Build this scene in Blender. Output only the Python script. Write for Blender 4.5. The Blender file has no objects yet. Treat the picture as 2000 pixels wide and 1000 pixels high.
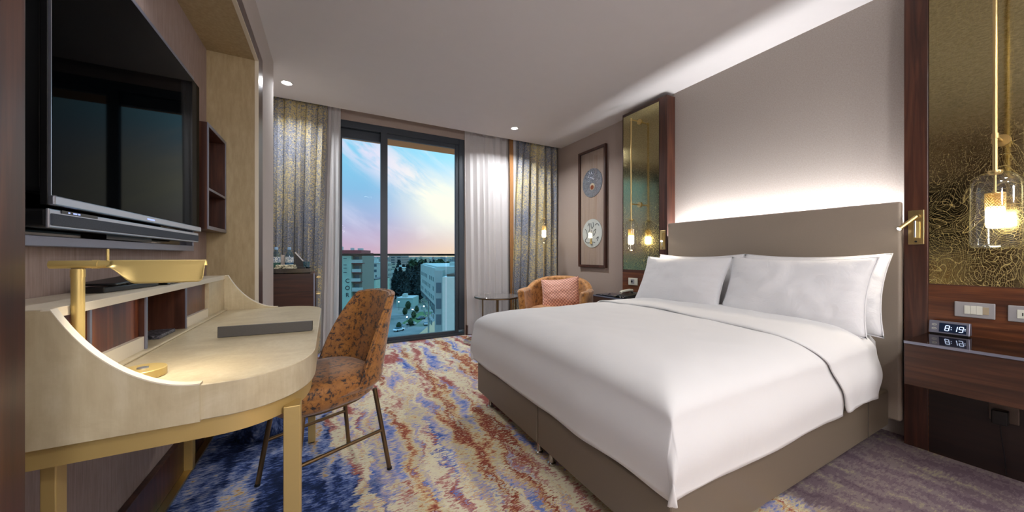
import bpy, bmesh, math, random
from mathutils import Vector, Matrix, noise
PI = math.pi
random.seed(7)
sc = bpy.context.scene
C = bpy.context.collection

# ------------------------------------------------------------------ camera, world, light, exposure
CAM_H = 1.05; FPX = 667.0; YAW = math.radians(28.16)
cd = bpy.data.cameras.new('camera'); cam = bpy.data.objects.new('camera', cd); C.objects.link(cam)
cam.location = (0, 0, CAM_H); cam.rotation_euler = (PI / 2, 0, -YAW)
cd.sensor_width = 36; cd.lens = 36 * FPX / 2000; cd.shift_y = -0.0005; cd.clip_start = 0.02; cd.clip_end = 9000
sc.camera = cam
vs = sc.view_settings
vs.view_transform = 'Standard'; vs.look = 'None'; vs.gamma = 1.0; vs.use_curve_mapping = False; vs.exposure = 0.12
sc.cycles.caustics_reflective = False; sc.cycles.caustics_refractive = False
sc.cycles.sample_clamp_indirect = 4.0; sc.cycles.max_bounces = 10; sc.cycles.transparent_max_bounces = 16
sc.cycles.use_denoising = True
SKY_STRENGTH = 1.12
AMB = 1.0       # common factor on the room's lamps
FILL_W = 15      # each unseen fill lamp added at the rear of the ceiling

def srgb(h):
    h = h.lstrip('#'); o = []
    for i in (0, 2, 4):
        v = int(h[i:i + 2], 16) / 255
        o.append(v / 12.92 if v <= 0.04045 else ((v + 0.055) / 1.055) ** 2.4)
    return tuple(o) + (1.0,)

class NT:
    def __init__(s, nt): s.nt = nt; s.n = nt.nodes; s.l = nt.links
    def new(s, t, **kw):
        nd = s.n.new(t)
        for k, v in kw.items(): setattr(nd, k, v)
        return nd
    def put(s, sock, v):
        if v is None: return
        if isinstance(v, bpy.types.NodeSocket): s.l.new(v, sock)
        else:
            try: sock.default_value = v
            except Exception:
                sock.default_value = (v, v, v) if len(sock.default_value) == 3 else (v, v, v, 1)
    def math(s, op, a, b=None, c=None, clamp=False):
        nd = s.new('ShaderNodeMath', operation=op, use_clamp=clamp)
        s.put(nd.inputs[0], a); s.put(nd.inputs[1], b)
        if c is not None: s.put(nd.inputs[2], c)
        return nd.outputs[0]
    def map(s, v, a, b, c=0.0, d=1.0, smooth=False):
        nd = s.new('ShaderNodeMapRange'); nd.clamp = True
        if smooth: nd.interpolation_type = 'SMOOTHSTEP'
        for i, x in enumerate((v, a, b, c, d)): s.put(nd.inputs[i], x)
        return nd.outputs[0]
    def noise(s, vec, scale=1.0, detail=3.0, rough=0.5, dist=0.0):
        nd = s.new('ShaderNodeTexNoise')
        s.put(nd.inputs['Vector'], vec); nd.inputs['Scale'].default_value = scale
        nd.inputs['Detail'].default_value = detail; nd.inputs['Roughness'].default_value = rough
        nd.inputs['Distortion'].default_value = dist
        return nd.outputs['Fac']
    def pos(s):
        return s.new('ShaderNodeNewGeometry').outputs['Position']
    def obj(s):
        return s.new('ShaderNodeTexCoord').outputs['Object']
    def scale(s, vec, xyz, loc=(0, 0, 0)):
        nd = s.new('ShaderNodeMapping'); s.put(nd.inputs['Vector'], vec)
        nd.inputs['Scale'].default_value = xyz; nd.inputs['Location'].default_value = loc
        return nd.outputs[0]
    def sep(s, vec):
        nd = s.new('ShaderNodeSeparateXYZ'); s.put(nd.inputs[0], vec); return nd.outputs
    def comb(s, x, y, z):
        nd = s.new('ShaderNodeCombineXYZ')
        for i, v in enumerate((x, y, z)): s.put(nd.inputs[i], v)
        return nd.outputs[0]
    def ramp(s, f, stops, const=False):
        nd = s.new('ShaderNodeValToRGB'); cr = nd.color_ramp
        if const: cr.interpolation = 'CONSTANT'
        while len(cr.elements) < len(stops): cr.elements.new(0.5)
        for e, (p, c) in zip(cr.elements, stops):
            e.position = p; e.color = srgb(c) if isinstance(c, str) else c
        s.put(nd.inputs[0], f); return nd.outputs[0]
    def mix(s, f, a, b, mode='MIX'):
        nd = s.new('ShaderNodeMix', data_type='RGBA', blend_type=mode)
        s.put(nd.inputs[0], f)
        s.put(nd.inputs[6], srgb(a) if isinstance(a, str) else a); s.put(nd.inputs[7], srgb(b) if isinstance(b, str) else b)
        return nd.outputs[2]
    def bump(s, hgt, strength=0.3, dist=0.01):
        nd = s.new('ShaderNodeBump'); s.put(nd.inputs['Height'], hgt)
        nd.inputs['Strength'].default_value = strength; nd.inputs['Distance'].default_value = dist
        return nd.outputs[0]

# --- the dusk sky seen through the balcony door
w = bpy.data.worlds.new('dusk_sky'); sc.world = w; w.use_nodes = True
t = NT(w.node_tree); t.n.clear()
d = t.new('ShaderNodeTexCoord').outputs['Generated']
x, y, z = t.sep(d)
el = t.math('MULTIPLY', t.math('ARCSINE', z), 57.2958)
az = t.math('MULTIPLY', t.math('ARCTAN2', x, y), 57.2958)
base = t.ramp(t.map(el, -4, 60), [(0.0, '#c9a6ae'), (0.07, '#c8a4b8'), (0.115, '#b7a6c4'), (0.16, '#a0aed2'), (0.22, '#86b6da'), (0.30, '#80c4e4'), (0.38, '#7ccbea'), (0.7, '#74b8e0'), (1.0, '#7aa8d8')])
right = t.ramp(t.map(el, -4, 60), [(0.0, '#f2d0a8'), (0.07, '#eeceb4'), (0.115, '#dfc8c8'), (0.16, '#cfc8e2'), (0.23, '#c8d6f0'), (0.30, '#a9def5'), (0.37, '#7fd8f4'), (0.7, '#74b8e0'), (1.0, '#7aa8d8')])
col = t.mix(t.map(az, 4, 20, smooth=True), base, right)
ct = t.math('ADD', t.math('MULTIPLY', az, 0.60), el)          # cloud bands fall towards the right
cv = t.comb(t.math('MULTIPLY', az, 0.055), t.math('MULTIPLY', ct, 0.15), 0.3)
c1 = t.map(t.noise(cv, 1.15, 6, 0.58, 0.5), 0.47, 0.72, smooth=True)
band = t.math('SUBTRACT', 1.0, t.map(t.math('ABSOLUTE', t.math('SUBTRACT', ct, 19.0)), 0.6, 5.2, smooth=True))
c2 = t.math('MULTIPLY', band, t.map(t.noise(cv, 3.5, 5, 0.6, 0.4), 0.30, 0.62, smooth=True))
cl = t.math('MAXIMUM', t.math('MULTIPLY', c1, 0.55), c2)
cl = t.math('MULTIPLY', cl, t.map(el, 1.0, 5.0))
col = t.mix(cl, col, t.mix(t.map(az, 6, 17), '#dcd6ea', '#fff4e6'))
gd = t.math('SQRT', t.math('ADD', t.math('POWER', t.math('MULTIPLY', t.math('SUBTRACT', az, 18.5), 0.6), 2.0), t.math('POWER', t.math('SUBTRACT', el, 8.0), 2.0)))
col = t.mix(t.math('MULTIPLY', t.math('SUBTRACT', 1.0, t.map(gd, 0.3, 7.5, smooth=True)), 0.8), col, '#fffbe0')
bg = t.new('ShaderNodeBackground'); t.put(bg.inputs[0], col); t.put(bg.inputs[1], t.math('MULTIPLY', SKY_STRENGTH, t.map(el, 28, 70, 1.0, 4.5)))
out = t.new('ShaderNodeOutputWorld'); t.l.new(bg.outputs[0], out.inputs[0])

def lamp(name, typ, loc, power, color=(1, 1, 1), rot=(0, 0, 0), size=0.1, size_y=None, spread=None, spot=None, blend=0.6):
    ld = bpy.data.lights.new(name, typ); o = bpy.data.objects.new(name, ld); C.objects.link(o)
    o.location = loc; o.rotation_euler = rot; ld.energy = power; ld.color = color
    if typ == 'AREA':
        ld.shape = 'RECTANGLE' if size_y else 'DISK'; ld.size = size
        if size_y: ld.size_y = size_y
        if spread: ld.spread = spread
    elif typ == 'SPOT':
        ld.shadow_soft_size = size; ld.spot_size = spot; ld.spot_blend = blend
    else: ld.shadow_soft_size = size
    return o
WARM = (1.0, 0.86, 0.68); NEUT = (0.985, 0.985, 1.0); COOL = (0.98, 0.98, 1.0)
HC = 2.62
# ceiling lamps of the room: three that the photo shows, then unseen ones added as fill at the rear
for (lx, ly, p) in ((-0.34, 3.70, 13), (2.013, 3.694, 22)):
    lamp('ceiling_and_fill_light', 'AREA', (lx, ly, HC - 0.035), p * AMB, NEUT, size=0.09, spread=2.6)
for (lx, ly) in ((0.9, -0.9), (2.1, -0.9), (1.5, -2.2)):
    lamp('ceiling_and_fill_light', 'AREA', (lx, ly, HC - 0.05), FILL_W * AMB, NEUT, size=0.35, spread=3.1)
# fill lamps added behind the camera to brighten ceiling and walls
for (lx, ly, lz) in ((0.15, -1.5, 1.75), (2.6, -2.3, 1.75)):
    lamp('added_fill_light', 'POINT', (lx, ly, lz), 58 * AMB, NEUT, size=0.22)
lamp('niche_lamp_light', 'AREA', (-0.50, 1.55, 2.25), 2.2 * AMB, NEUT, size=0.06, spread=2.4)
# hidden light strip behind the headboard, washing the fabric wall and the ceiling
lamp('headboard_strip_light', 'AREA', (2.872, 1.41, 1.235), 22 * AMB, COOL, rot=(PI, 0, 0), size=0.02, size_y=1.48)

# ------------------------------------------------------------------ materials
def mat(name, color=None, rough=0.5, metal=0.0, spec=None, emit=None, es=0.0, build=None, **kw):
    m = bpy.data.materials.new(name); m.use_nodes = True
    t = NT(m.node_tree); b = t.n['Principled BSDF']
    if color: b.inputs['Base Color'].default_value = srgb(color)
    b.inputs['Roughness'].default_value = rough; b.inputs['Metallic'].default_value = metal
    if spec is not None: b.inputs['Specular IOR Level'].default_value = spec
    if emit: b.inputs['Emission Color'].default_value = srgb(emit); b.inputs['Emission Strength'].default_value = es
    for k, v in kw.items(): b.inputs[k].default_value = v
    if build: build(t, b)
    return m

def speck(scale=60, amt=0.08, bump=0.1, dist=0.002, stretch=(1, 1, 1)):
    def f(t, b):
        c = tuple(b.inputs['Base Color'].default_value)
        v = t.scale(t.pos(), stretch); n = t.noise(v, scale, 3, 0.6)
        lo = tuple(k * (1 - amt) for k in c[:3]) + (1,); hi = tuple(min(1, k * (1 + amt)) for k in c[:3]) + (1,)
        t.put(b.inputs['Base Color'], t.mix(t.map(n, 0.3, 0.7), lo, hi))
        if bump: t.put(b.inputs['Normal'], t.bump(n, bump, dist))
    return f
def plain(name, color, rough=0.5, metal=0.0, sc_=60, amt=0.05, bump=0.0, stretch=(1, 1, 1), **kw):
    return mat(name, color, rough, metal, build=speck(sc_, amt, bump, 0.002, stretch), **kw)

def wood(name, dark, mid, light, axis='z', rough=0.35, sc_=1.0):
    def f(t, b):
        st = {'z': (22, 22, 1.1), 'y': (22, 1.1, 22), 'x': (1.1, 22, 22)}[axis]
        v = t.scale(t.pos(), tuple(k * sc_ for k in st))
        n = t.noise(v, 1.0, 5, 0.55, 1.3)
        fine = t.noise(t.scale(t.pos(), tuple(k * 7 * sc_ if k > 5 else k * 5 for k in st)), 1.0, 3, 0.6)
        col = t.ramp(n, [(0.28, dark), (0.5, mid), (0.72, light)])
        col = t.mix(t.map(fine, 0.35, 0.75, 0.0, 0.45), col, dark)
        t.put(b.inputs['Base Color'], col); t.put(b.inputs['Normal'], t.bump(fine, 0.05, 0.001))
    return mat(name, None, rough, build=f)

M = {}
M['ceiling'] = plain('ceiling_paint', '#d9d5d4', 0.9, sc_=8, amt=0.01)
M['plaster'] = plain('plaster', '#bdb3ac', 0.9, sc_=30, amt=0.02)
def vinyl(t, b):
    n = t.noise(t.scale(t.pos(), (160, 160, 8)), 1, 3, 0.6); n2 = t.noise(t.pos(), 14, 3, 0.6)
    c = t.ramp(t.math('ADD', t.math('MULTIPLY', n, 0.75), t.math('MULTIPLY', n2, 0.25)), [(0.3, '#86736c'), (0.7, '#a3918a')])
    t.put(b.inputs['Base Color'], c); t.put(b.inputs['Normal'], t.bump(n, 0.08, 0.001))
M['vinyl'] = mat('striped_wallcovering', None, 0.75, build=vinyl)
M['taupe_wall'] = plain('taupe_wallcovering', '#a2938a', 0.8, sc_=120, amt=0.05, bump=0.05)
def fabw(t, b):
    n = t.noise(t.scale(t.pos(), (1, 260, 90)), 1, 3, 0.7); n2 = t.noise(t.scale(t.pos(), (1, 90, 260)), 1, 3, 0.7)
    m_ = t.math('MULTIPLY', t.math('ADD', n, n2), 0.5)
    t.put(b.inputs['Base Color'], t.ramp(m_, [(0.35, '#9e948c'), (0.65, '#b0a8a1')])); t.put(b.inputs['Normal'], t.bump(m_, 0.15, 0.001))
M['panel_fabric'] = mat('headboard_wall_fabric', None, 0.9, build=fabw)
M['walnut'] = wood('walnut_vertical', '#2b1a15', '#48291f', '#66402f', 'z', 0.32)
M['walnut_h'] = wood('walnut_horizontal', '#3a1e12', '#683a20', '#8e5a34', 'y', 0.3)
M['walnut_x'] = wood('walnut_crosswise', '#2a1610', '#452518', '#5a3424', 'x', 0.35)
M['walnut_dark'] = wood('dark_walnut', '#27150d', '#422617', '#583624', 'y', 0.35)
M['walnut_shaded'] = wood('walnut_shaded', '#120807', '#1f100c', '#2a1711', 'y', 0.45)  # walnut darkened for the shade below the nightstands
M['walnut_red'] = wood('red_walnut', '#3a160a', '#64301a', '#8c502c', 'z', 0.28)
def cream(t, b):
    n = t.noise(t.scale(t.pos(), (1, 1, 1)), 9, 5, 0.65, 0.6); n2 = t.noise(t.scale(t.pos(), (90, 90, 9)), 1, 3, 0.6)
    f = t.math('ADD', t.math('MULTIPLY', n, 0.7), t.math('MULTIPLY', n2, 0.3))
    t.put(b.inputs['Base Color'], t.ramp(f, [(0.33, '#b2a282'), (0.52, '#c2b494'), (0.7, '#d1c5a8')]))
M['cream'] = mat('cream_veneer', None, 0.33, build=cream)
M['cream_top'] = mat('cream_veneer_edge', '#ded4bf', 0.3)
M['cream_panel'] = mat('niche_cream_veneer', None, 0.5, build=lambda t, b: t.put(b.inputs['Base Color'], t.ramp(t.noise(t.scale(t.pos(), (60, 60, 12)), 1, 4, 0.6), [(0.3, '#a08c66'), (0.7, '#b29f7a')])))
M['brass'] = plain('brushed_brass', '#d6bd84', 0.3, 1.0, sc_=1, amt=0.05, stretch=(300, 300, 20))
M['brass_paint'] = mat('satin_gold', '#dcc27c', 0.36, 0.6)
M['brass_desk'] = mat('satin_gold_frame', '#c9ac6c', 0.42, 0.5)
M['bronze'] = mat('bronze_metal', '#7a6346', 0.36, 0.85)
M['chrome'] = mat('chrome', '#c8c8c8', 0.12, 1.0)
M['steel'] = mat('brushed_steel', '#b4bac8', 0.3, 0.9)
M['alu'] = mat('grey_aluminium', '#8c8fa0', 0.35, 0.7)
M['frame'] = mat('anthracite_frame', '#343c45', 0.4, 0.2)
M['black'] = mat('black_plastic', '#0b0b0d', 0.35)
M['gloss_black'] = mat('gloss_black', '#020203', 0.06, 0.0, spec=0.3)
M['tv_screen'] = mat('television_screen', '#010203', 0.03, 0.0, IOR=1.06, spec=0.5)
M['rubber'] = mat('black_rubber', '#0a0a0a', 0.8)
M['white_plastic'] = mat('white_plastic', '#dcdccf', 0.35)
M['plate_grey'] = mat('switch_frame_grey', '#a9a8ab', 0.35, 0.3)
M['leather'] = plain('taupe_leather', '#6c6153', 0.42, sc_=260, amt=0.03, bump=0.05)
M['leather_head'] = plain('headboard_leather', '#93877a', 0.45, sc_=260, amt=0.03, bump=0.05)
M['folder'] = plain('grey_leather', '#4b4947', 0.5, sc_=200, amt=0.06, bump=0.05)
def linen(t, b):
    n = t.noise(t.pos(), 4.5, 4, 0.55, 0.8)
    t.put(b.inputs['Normal'], t.bump(n, 0.10, 0.02))
M['linen'] = mat('white_linen', '#dedede', 0.85, build=linen, **{'Sheen Weight': 0.15})
def pil(t, b):
    n = t.noise(t.scale(t.obj(), (1, 1, 1)), 7, 4, 0.6, 1.4)
    t.put(b.inputs['Normal'], t.bump(n, 0.35, 0.02))
M['pillow'] = mat('white_pillowcase', '#dfdfe1', 0.85, build=pil, **{'Sheen Weight': 0.15})
def orange(t, b):
    n = t.noise(t.obj(), 36, 6, 0.72, 0.5); n2 = t.noise(t.obj(), 75, 4, 0.7); n3 = t.noise(t.obj(), 9, 3, 0.5)
    k = t.math('ADD', t.math('MULTIPLY', n, 0.7), t.math('MULTIPLY', n2, 0.3))
    c = t.ramp(k, [(0.405, '#1f1c22'), (0.445, '#5a3c22'), (0.485, '#9c672c'), (0.60, '#b27a38'), (0.72, '#c49250')])
    t.put(b.inputs['Base Color'], t.mix(t.map(n3, 0.35, 0.65, 0, 0.3), c, '#b07a44', 'MULTIPLY'))
M['orange'] = mat('orange_marbled_velvet', None, 0.62, build=orange, **{'Sheen Weight': 0.3})
M['orange_lt'] = mat('ochre_velvet', None, 0.62, build=lambda t, b: t.put(b.inputs['Base Color'], t.ramp(t.noise(t.obj(), 22, 5, 0.7), [(0.36, '#6a4420'), (0.47, '#a9702e'), (0.7, '#c8955a')])), **{'Sheen Weight': 0.3})
def dia(t, b):
    x, y, z = t.sep(t.obj())
    a = t.math('SINE', t.math('MULTIPLY', t.math('ADD', x, z), 85)); c = t.math('SINE', t.math('MULTIPLY', t.math('SUBTRACT', x, z), 85))
    k = t.math('MULTIPLY', t.math('ABSOLUTE', a), t.math('ABSOLUTE', c))
    t.put(b.inputs['Base Color'], t.ramp(k, [(0.03, '#8a5a50'), (0.22, '#c98a76'), (0.8, '#e0ac94')])); t.put(b.inputs['Normal'], t.bump(k, 0.4, 0.004))
M['pink'] = mat('pink_quilted_fabric', None, 0.6, build=dia, **{'Sheen Weight': 0.3})
def drape(t, b):
    p = t.pos()
    n = t.noise(t.scale(p, (56, 56, 80)), 1, 5, 0.75, 0.8); n2 = t.noise(t.scale(p, (3, 3, 1.5)), 1, 3, 0.5); n3 = t.noise(t.scale(p, (80, 80, 42)), 1.4, 3, 0.7)
    g = t.math('ADD', n, t.math('MULTIPLY', t.math('SUBTRACT', n2, 0.5), 0.40))
    c = t.mix(t.map(n3, 0.42, 0.60), '#5c6472', '#a4aabb')
    c = t.mix(t.map(n3, 0.55, 0.60), c, '#23282e')
    m_ = t.map(g, 0.515, 0.555)
    t.put(b.inputs['Base Color'], t.mix(m_, c, '#c6b682')); t.put(b.inputs['Metallic'], t.math('MULTIPLY', m_, 0.15))
M['drape'] = mat('grey_gold_brocade', None, 0.5, build=drape)
def sheer_mat(name, col, tr):
    m = bpy.data.materials.new(name); m.use_nodes = True; t = NT(m.node_tree); t.n.clear()
    dfs = t.new('ShaderNodeBsdfDiffuse'); trl = t.new('ShaderNodeBsdfTranslucent'); tp = t.new('ShaderNodeBsdfTransparent')
    for n_ in (dfs, trl): n_.inputs[0].default_value = srgb(col)
    m1 = t.new('ShaderNodeMixShader'); m1.inputs[0].default_value = 0.42; t.l.new(dfs.outputs[0], m1.inputs[1]); t.l.new(trl.outputs[0], m1.inputs[2])
    m2 = t.new('ShaderNodeMixShader'); t.l.new(m1.outputs[0], m2.inputs[1]); t.l.new(tp.outputs[0], m2.inputs[2])
    n = t.noise(t.scale(t.pos(), (400, 400, 400)), 1, 1, 0.5); t.put(m2.inputs[0], t.map(n, 0.2, 0.8, tr * 0.7, tr * 1.3))
    o = t.new('ShaderNodeOutputMaterial'); t.l.new(m2.outputs[0], o.inputs[0]); return m
M['sheer'] = sheer_mat('white_voile', '#f2f2f4', 0.12)
M['ochre_band'] = mat('ochre_fabric_band', '#94683a', 0.7, build=speck(150, 0.1, 0.1))
def glass(name, tint, refl=1.0, tint2=None, rough=0.0):
    m = bpy.data.materials.new(name); m.use_nodes = True; t = NT(m.node_tree); t.n.clear()
    tp = t.new('ShaderNodeBsdfTransparent'); tp.inputs[0].default_value = srgb(tint)
    gl = t.new('ShaderNodeBsdfGlossy'); gl.inputs['Roughness'].default_value = rough; gl.inputs[0].default_value = (0.95, 0.97, 1, 1)
    g = t.new('ShaderNodeNewGeometry'); dt = t.new('ShaderNodeVectorMath', operation='DOT_PRODUCT'); t.l.new(g.outputs['Incoming'], dt.inputs[0]); t.l.new(g.outputs['Normal'], dt.inputs[1])
    sch = t.math('ADD', 0.04, t.math('MULTIPLY', 0.96, t.math('POWER', t.math('SUBTRACT', 1.0, t.math('ABSOLUTE', dt.outputs['Value'])), 5.0)))
    mx = t.new('ShaderNodeMixShader'); t.put(mx.inputs[0], t.math('MULTIPLY', sch, refl, clamp=True))
    t.l.new(tp.outputs[0], mx.inputs[1]); t.l.new(gl.outputs[0], mx.inputs[2])
    o = t.new('ShaderNodeOutputMaterial'); t.l.new(mx.outputs[0], o.inputs[0]); return m
M['pane'] = glass('window_glass', '#f8fcfc', 0.012)
M['rail_glass'] = glass('balcony_glass', '#e9f4f2', 0.05)
M['clear'] = glass('clear_lamp_glass', '#f4f4f0', 1.6)
M['glaze'] = glass('picture_glass', '#fafafa', 0.8)
M['bottle'] = glass('bottle_plastic', '#d3e6ee', 1.0)
M['smoke'] = glass('smoked_glass', '#a9a9ac', 1.3)
def mirror(t, b):
    p = t.pos()
    total = None
    for i, (s_, n_) in enumerate(((2.4, 56), (3.2, 46), (4.2, 40))):
        nz = t.noise(t.scale(p, (1, 1.3, 0.9), (0, i * 7.3, i * 3.1)), s_, 1.5, 0.45, 1.0 + 0.5 * i)
        k = t.math('ABSOLUTE', t.math('SINE', t.math('MULTIPLY', nz, n_ * 2)))
        ln = t.math('SUBTRACT', 1.0, t.map(k, 0.03, 0.22))
        total = ln if total is None else t.math('MAXIMUM', total, ln)
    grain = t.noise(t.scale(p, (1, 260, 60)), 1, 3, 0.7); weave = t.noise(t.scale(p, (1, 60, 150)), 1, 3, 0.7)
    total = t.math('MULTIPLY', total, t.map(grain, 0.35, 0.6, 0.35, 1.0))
    total = t.math('MULTIPLY', total, t.map(t.sep(p)[2], 1.25, 1.75, 1.0, 0.22))  # lamplight on the lower mirror put into the colour: gold lines fade upward
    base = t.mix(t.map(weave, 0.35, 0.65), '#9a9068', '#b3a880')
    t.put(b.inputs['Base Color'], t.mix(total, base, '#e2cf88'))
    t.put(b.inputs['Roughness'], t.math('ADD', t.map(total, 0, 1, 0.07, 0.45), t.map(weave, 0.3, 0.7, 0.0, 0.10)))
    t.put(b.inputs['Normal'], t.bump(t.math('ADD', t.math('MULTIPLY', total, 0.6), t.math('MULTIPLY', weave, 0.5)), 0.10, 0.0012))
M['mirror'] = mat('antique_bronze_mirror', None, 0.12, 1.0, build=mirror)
def emis(name, col, s):
    m = bpy.data.materials.new(name); m.use_nodes = True; t = NT(m.node_tree); t.n.clear()
    e = t.new('ShaderNodeEmission'); e.inputs[0].default_value = srgb(col); e.inputs[1].default_value = s
    o = t.new('ShaderNodeOutputMaterial'); t.l.new(e.outputs[0], o.inputs[0]); return m
M['bulb'] = emis('lit_bulb', '#fff0cf', 26)
M['led'] = emis('lit_led', '#fff8ec', 60)
M['down'] = emis('lit_downlight', '#fffaf2', 30)
M['digit'] = emis('clock_digits', '#cfe0ff', 1.6)
M['icon'] = emis('small_lit_icons', '#aebfff', 1.2)
M['screen'] = mat('clock_screen', '#1b2740', 0.2)

def carpet(t, b):
    p = t.pos(); x, y, z = t.sep(p)
    j = t.math('MULTIPLY', t.math('SUBTRACT', t.noise(t.scale(p, (14, 110, 1)), 1, 2, 0.6), 0.5), 0.09)
    j2 = t.math('MULTIPLY', t.math('SUBTRACT', t.noise(t.scale(p, (5, 5, 1)), 1, 4, 0.6), 0.5), 0.22)
    xx = t.math('ADD', x, t.math('ADD', j, j2))
    def st(fx, fy, off, det=2.5):
        return t.noise(t.comb(t.math('MULTIPLY', xx, fx), t.math('MULTIPLY', y, fy), off), 1, det, 0.5)
    s1 = st(9.0, 0.8, 1.0); s2 = st(11, 1.5, 5.0); s3 = st(4.5, 0.8, 9.0)
    sp = t.noise(t.scale(p, (30, 85, 1)), 1, 3, 0.65); md = t.noise(t.scale(p, (13, 17, 1)), 1, 3, 0.6)
    dv = t.math('ADD', t.math('MULTIPLY', t.math('SUBTRACT', sp, 0.5), 0.30), t.math('MULTIPLY', t.math('SUBTRACT', md, 0.5), 0.22))
    k = t.math('ADD', s1, dv)
    warm = t.ramp(k, [(0.0, '#4a66ae'), (0.35, '#8090c4'), (0.40, '#aaa4c2'), (0.44, '#cfc0aa'), (0.48, '#dad0a6'), (0.51, '#d0a87e'), (0.54, '#b07258'), (0.565, '#934a3c'), (0.615, '#d6caa8'), (0.66, '#a39cbc')], True)
    k2 = t.math('ADD', s2, t.math('MULTIPLY', dv, 1.1))
    warm2 = t.ramp(k2, [(0.0, '#a05c54'), (0.40, '#bd8a80'), (0.45, '#dfd4ba'), (0.50, '#e4dcbc'), (0.56, '#d8b48c'), (0.60, '#b4acc8'), (0.66, '#7388c4')], True)
    wcol = t.mix(t.map(t.math('ADD', s3, dv), 0.47, 0.49), warm, warm2)
    k3 = t.math('ADD', t.math('MULTIPLY', t.math('ADD', s1, s2), 0.5), t.math('MULTIPLY', dv, 1.25))
    blue = t.ramp(k3, [(0.0, '#202c4c'), (0.42, '#293861'), (0.47, '#41558c'), (0.505, '#687aac'), (0.55, '#949fc4'), (0.59, '#b4b6c8'), (0.62, '#d4b88a'), (0.66, '#b0845c')], True)
    mute = t.ramp(t.math('ADD', 0.48, t.math('ADD', t.math('MULTIPLY', t.math('SUBTRACT', s2, 0.5), 0.35), t.math('MULTIPLY', dv, 0.6))), [(0.0, '#62525a'), (0.43, '#726268'), (0.48, '#827474'), (0.52, '#958c78'), (0.6, '#7c6e70')], True)
    edge = t.math('ADD', xx, t.math('ADD', t.math('MULTIPLY', y, 0.20), t.math('MULTIPLY', t.math('SUBTRACT', s3, 0.5), 0.9)))
    m1 = t.map(edge, 0.47, 0.50)
    c = t.mix(m1, blue, wcol)
    c = t.mix(t.map(t.math('ADD', xx, t.math('MULTIPLY', t.math('SUBTRACT', s3, 0.5), 0.5)), 1.72, 1.80), c, mute)
    fib = t.noise(p, 420, 2, 0.6)
    c = t.mix(t.map(fib, 0.3, 0.7, 0.0, 0.16), c, '#1a1a22')
    t.put(b.inputs['Base Color'], c); t.put(b.inputs['Normal'], t.bump(fib, 0.4, 0.003))
M['carpet'] = mat('patterned_carpet', None, 0.95, build=carpet, spec=0.1)

# ------------------------------------------------------------------ mesh helpers
def bm_(): return bmesh.new()
def box(bm, a, b):
    (x0, y0, z0), (x1, y1, z1) = a, b
    x0, x1 = sorted((x0, x1)); y0, y1 = sorted((y0, y1)); z0, z1 = sorted((z0, z1))
    v = [bm.verts.new(p) for p in ((x0, y0, z0), (x1, y0, z0), (x1, y1, z0), (x0, y1, z0), (x0, y0, z1), (x1, y0, z1), (x1, y1, z1), (x0, y1, z1))]
    for f in ((0, 3, 2, 1), (4, 5, 6, 7), (0, 1, 5, 4), (1, 2, 6, 5), (2, 3, 7, 6), (3, 0, 4, 7)): bm.faces.new([v[i] for i in f])
    return bm
def B(a, b): return box(bm_(), a, b)
def prism(bm, pts, axis, a, b):
    """polygon pts in the two other axes, extruded along axis from a to b"""
    def P(u, v, w_):
        return {'x': (w_, u, v), 'y': (u, w_, v), 'z': (u, v, w_)}[axis]
    va = [bm.verts.new(P(u, v, a)) for u, v in pts]; vb = [bm.verts.new(P(u, v, b)) for u, v in pts]
    bm.faces.new(va); bm.faces.new(vb[::-1]); n = len(pts)
    for i in range(n): bm.faces.new((va[i], vb[i], vb[(i + 1) % n], va[(i + 1) % n]))
    bmesh.ops.recalc_face_normals(bm, faces=bm.faces[:]); return bm
def tube(bm, pts, r, n=12, r2=None, close=True):
    """round bar along pts; r may be a number or a list"""
    pts = [Vector(p) for p in pts]; rings = []
    for i, p in enumerate(pts):
        if i == 0: dr = pts[1] - p
        elif i == len(pts) - 1: dr = p - pts[i - 1]
        else: dr = (pts[i + 1] - p).normalized() + (p - pts[i - 1]).normalized()
        dr.normalize()
        up = Vector((0, 0, 1)) if abs(dr.z) < 0.9 else Vector((1, 0, 0))
        s_ = dr.cross(up).normalized(); u_ = s_.cross(dr)
        rr = r[i] if isinstance(r, (list, tuple)) else (r if r2 is None else r + (r2 - r) * i / (len(pts) - 1))
        rings.append([bm.verts.new(p + (s_ * math.cos(2 * PI * k / n) + u_ * math.sin(2 * PI * k / n)) * rr) for k in range(n)])
    for a, b in zip(rings, rings[1:]):
        for k in range(n): bm.faces.new((a[k], a[(k + 1) % n], b[(k + 1) % n], b[k]))
    if close: bm.faces.new(rings[0][::-1]); bm.faces.new(rings[-1])
    return bm
def lathe(bm, prof, c=(0, 0, 0), n=32, cap=True):
    """prof = [(r, z)] about the vertical through c"""
    rings = []
    for r, z in prof:
        if r < 1e-6: rings.append([bm.verts.new((c[0], c[1], c[2] + z))])
        else: rings.append([bm.verts.new((c[0] + r * math.cos(2 * PI * k / n), c[1] + r * math.sin(2 * PI * k / n), c[2] + z)) for k in range(n)])
    for a, b in zip(rings, rings[1:]):
        if len(a) == 1 and len(b) == 1: continue
        for k in range(n):
            j = (k + 1) % n
            if len(a) == 1: bm.faces.new((a[0], b[j], b[k]))
            elif len(b) == 1: bm.faces.new((a[k], a[j], b[0]))
            else: bm.faces.new((a[k], a[j], b[j], b[k]))
    if cap:
        if len(rings[0]) > 1: bm.faces.new(rings[0][::-1])
        if len(rings[-1]) > 1: bm.faces.new(rings[-1])
    bmesh.ops.recalc_face_normals(bm, faces=bm.faces[:]); return bm
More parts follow.
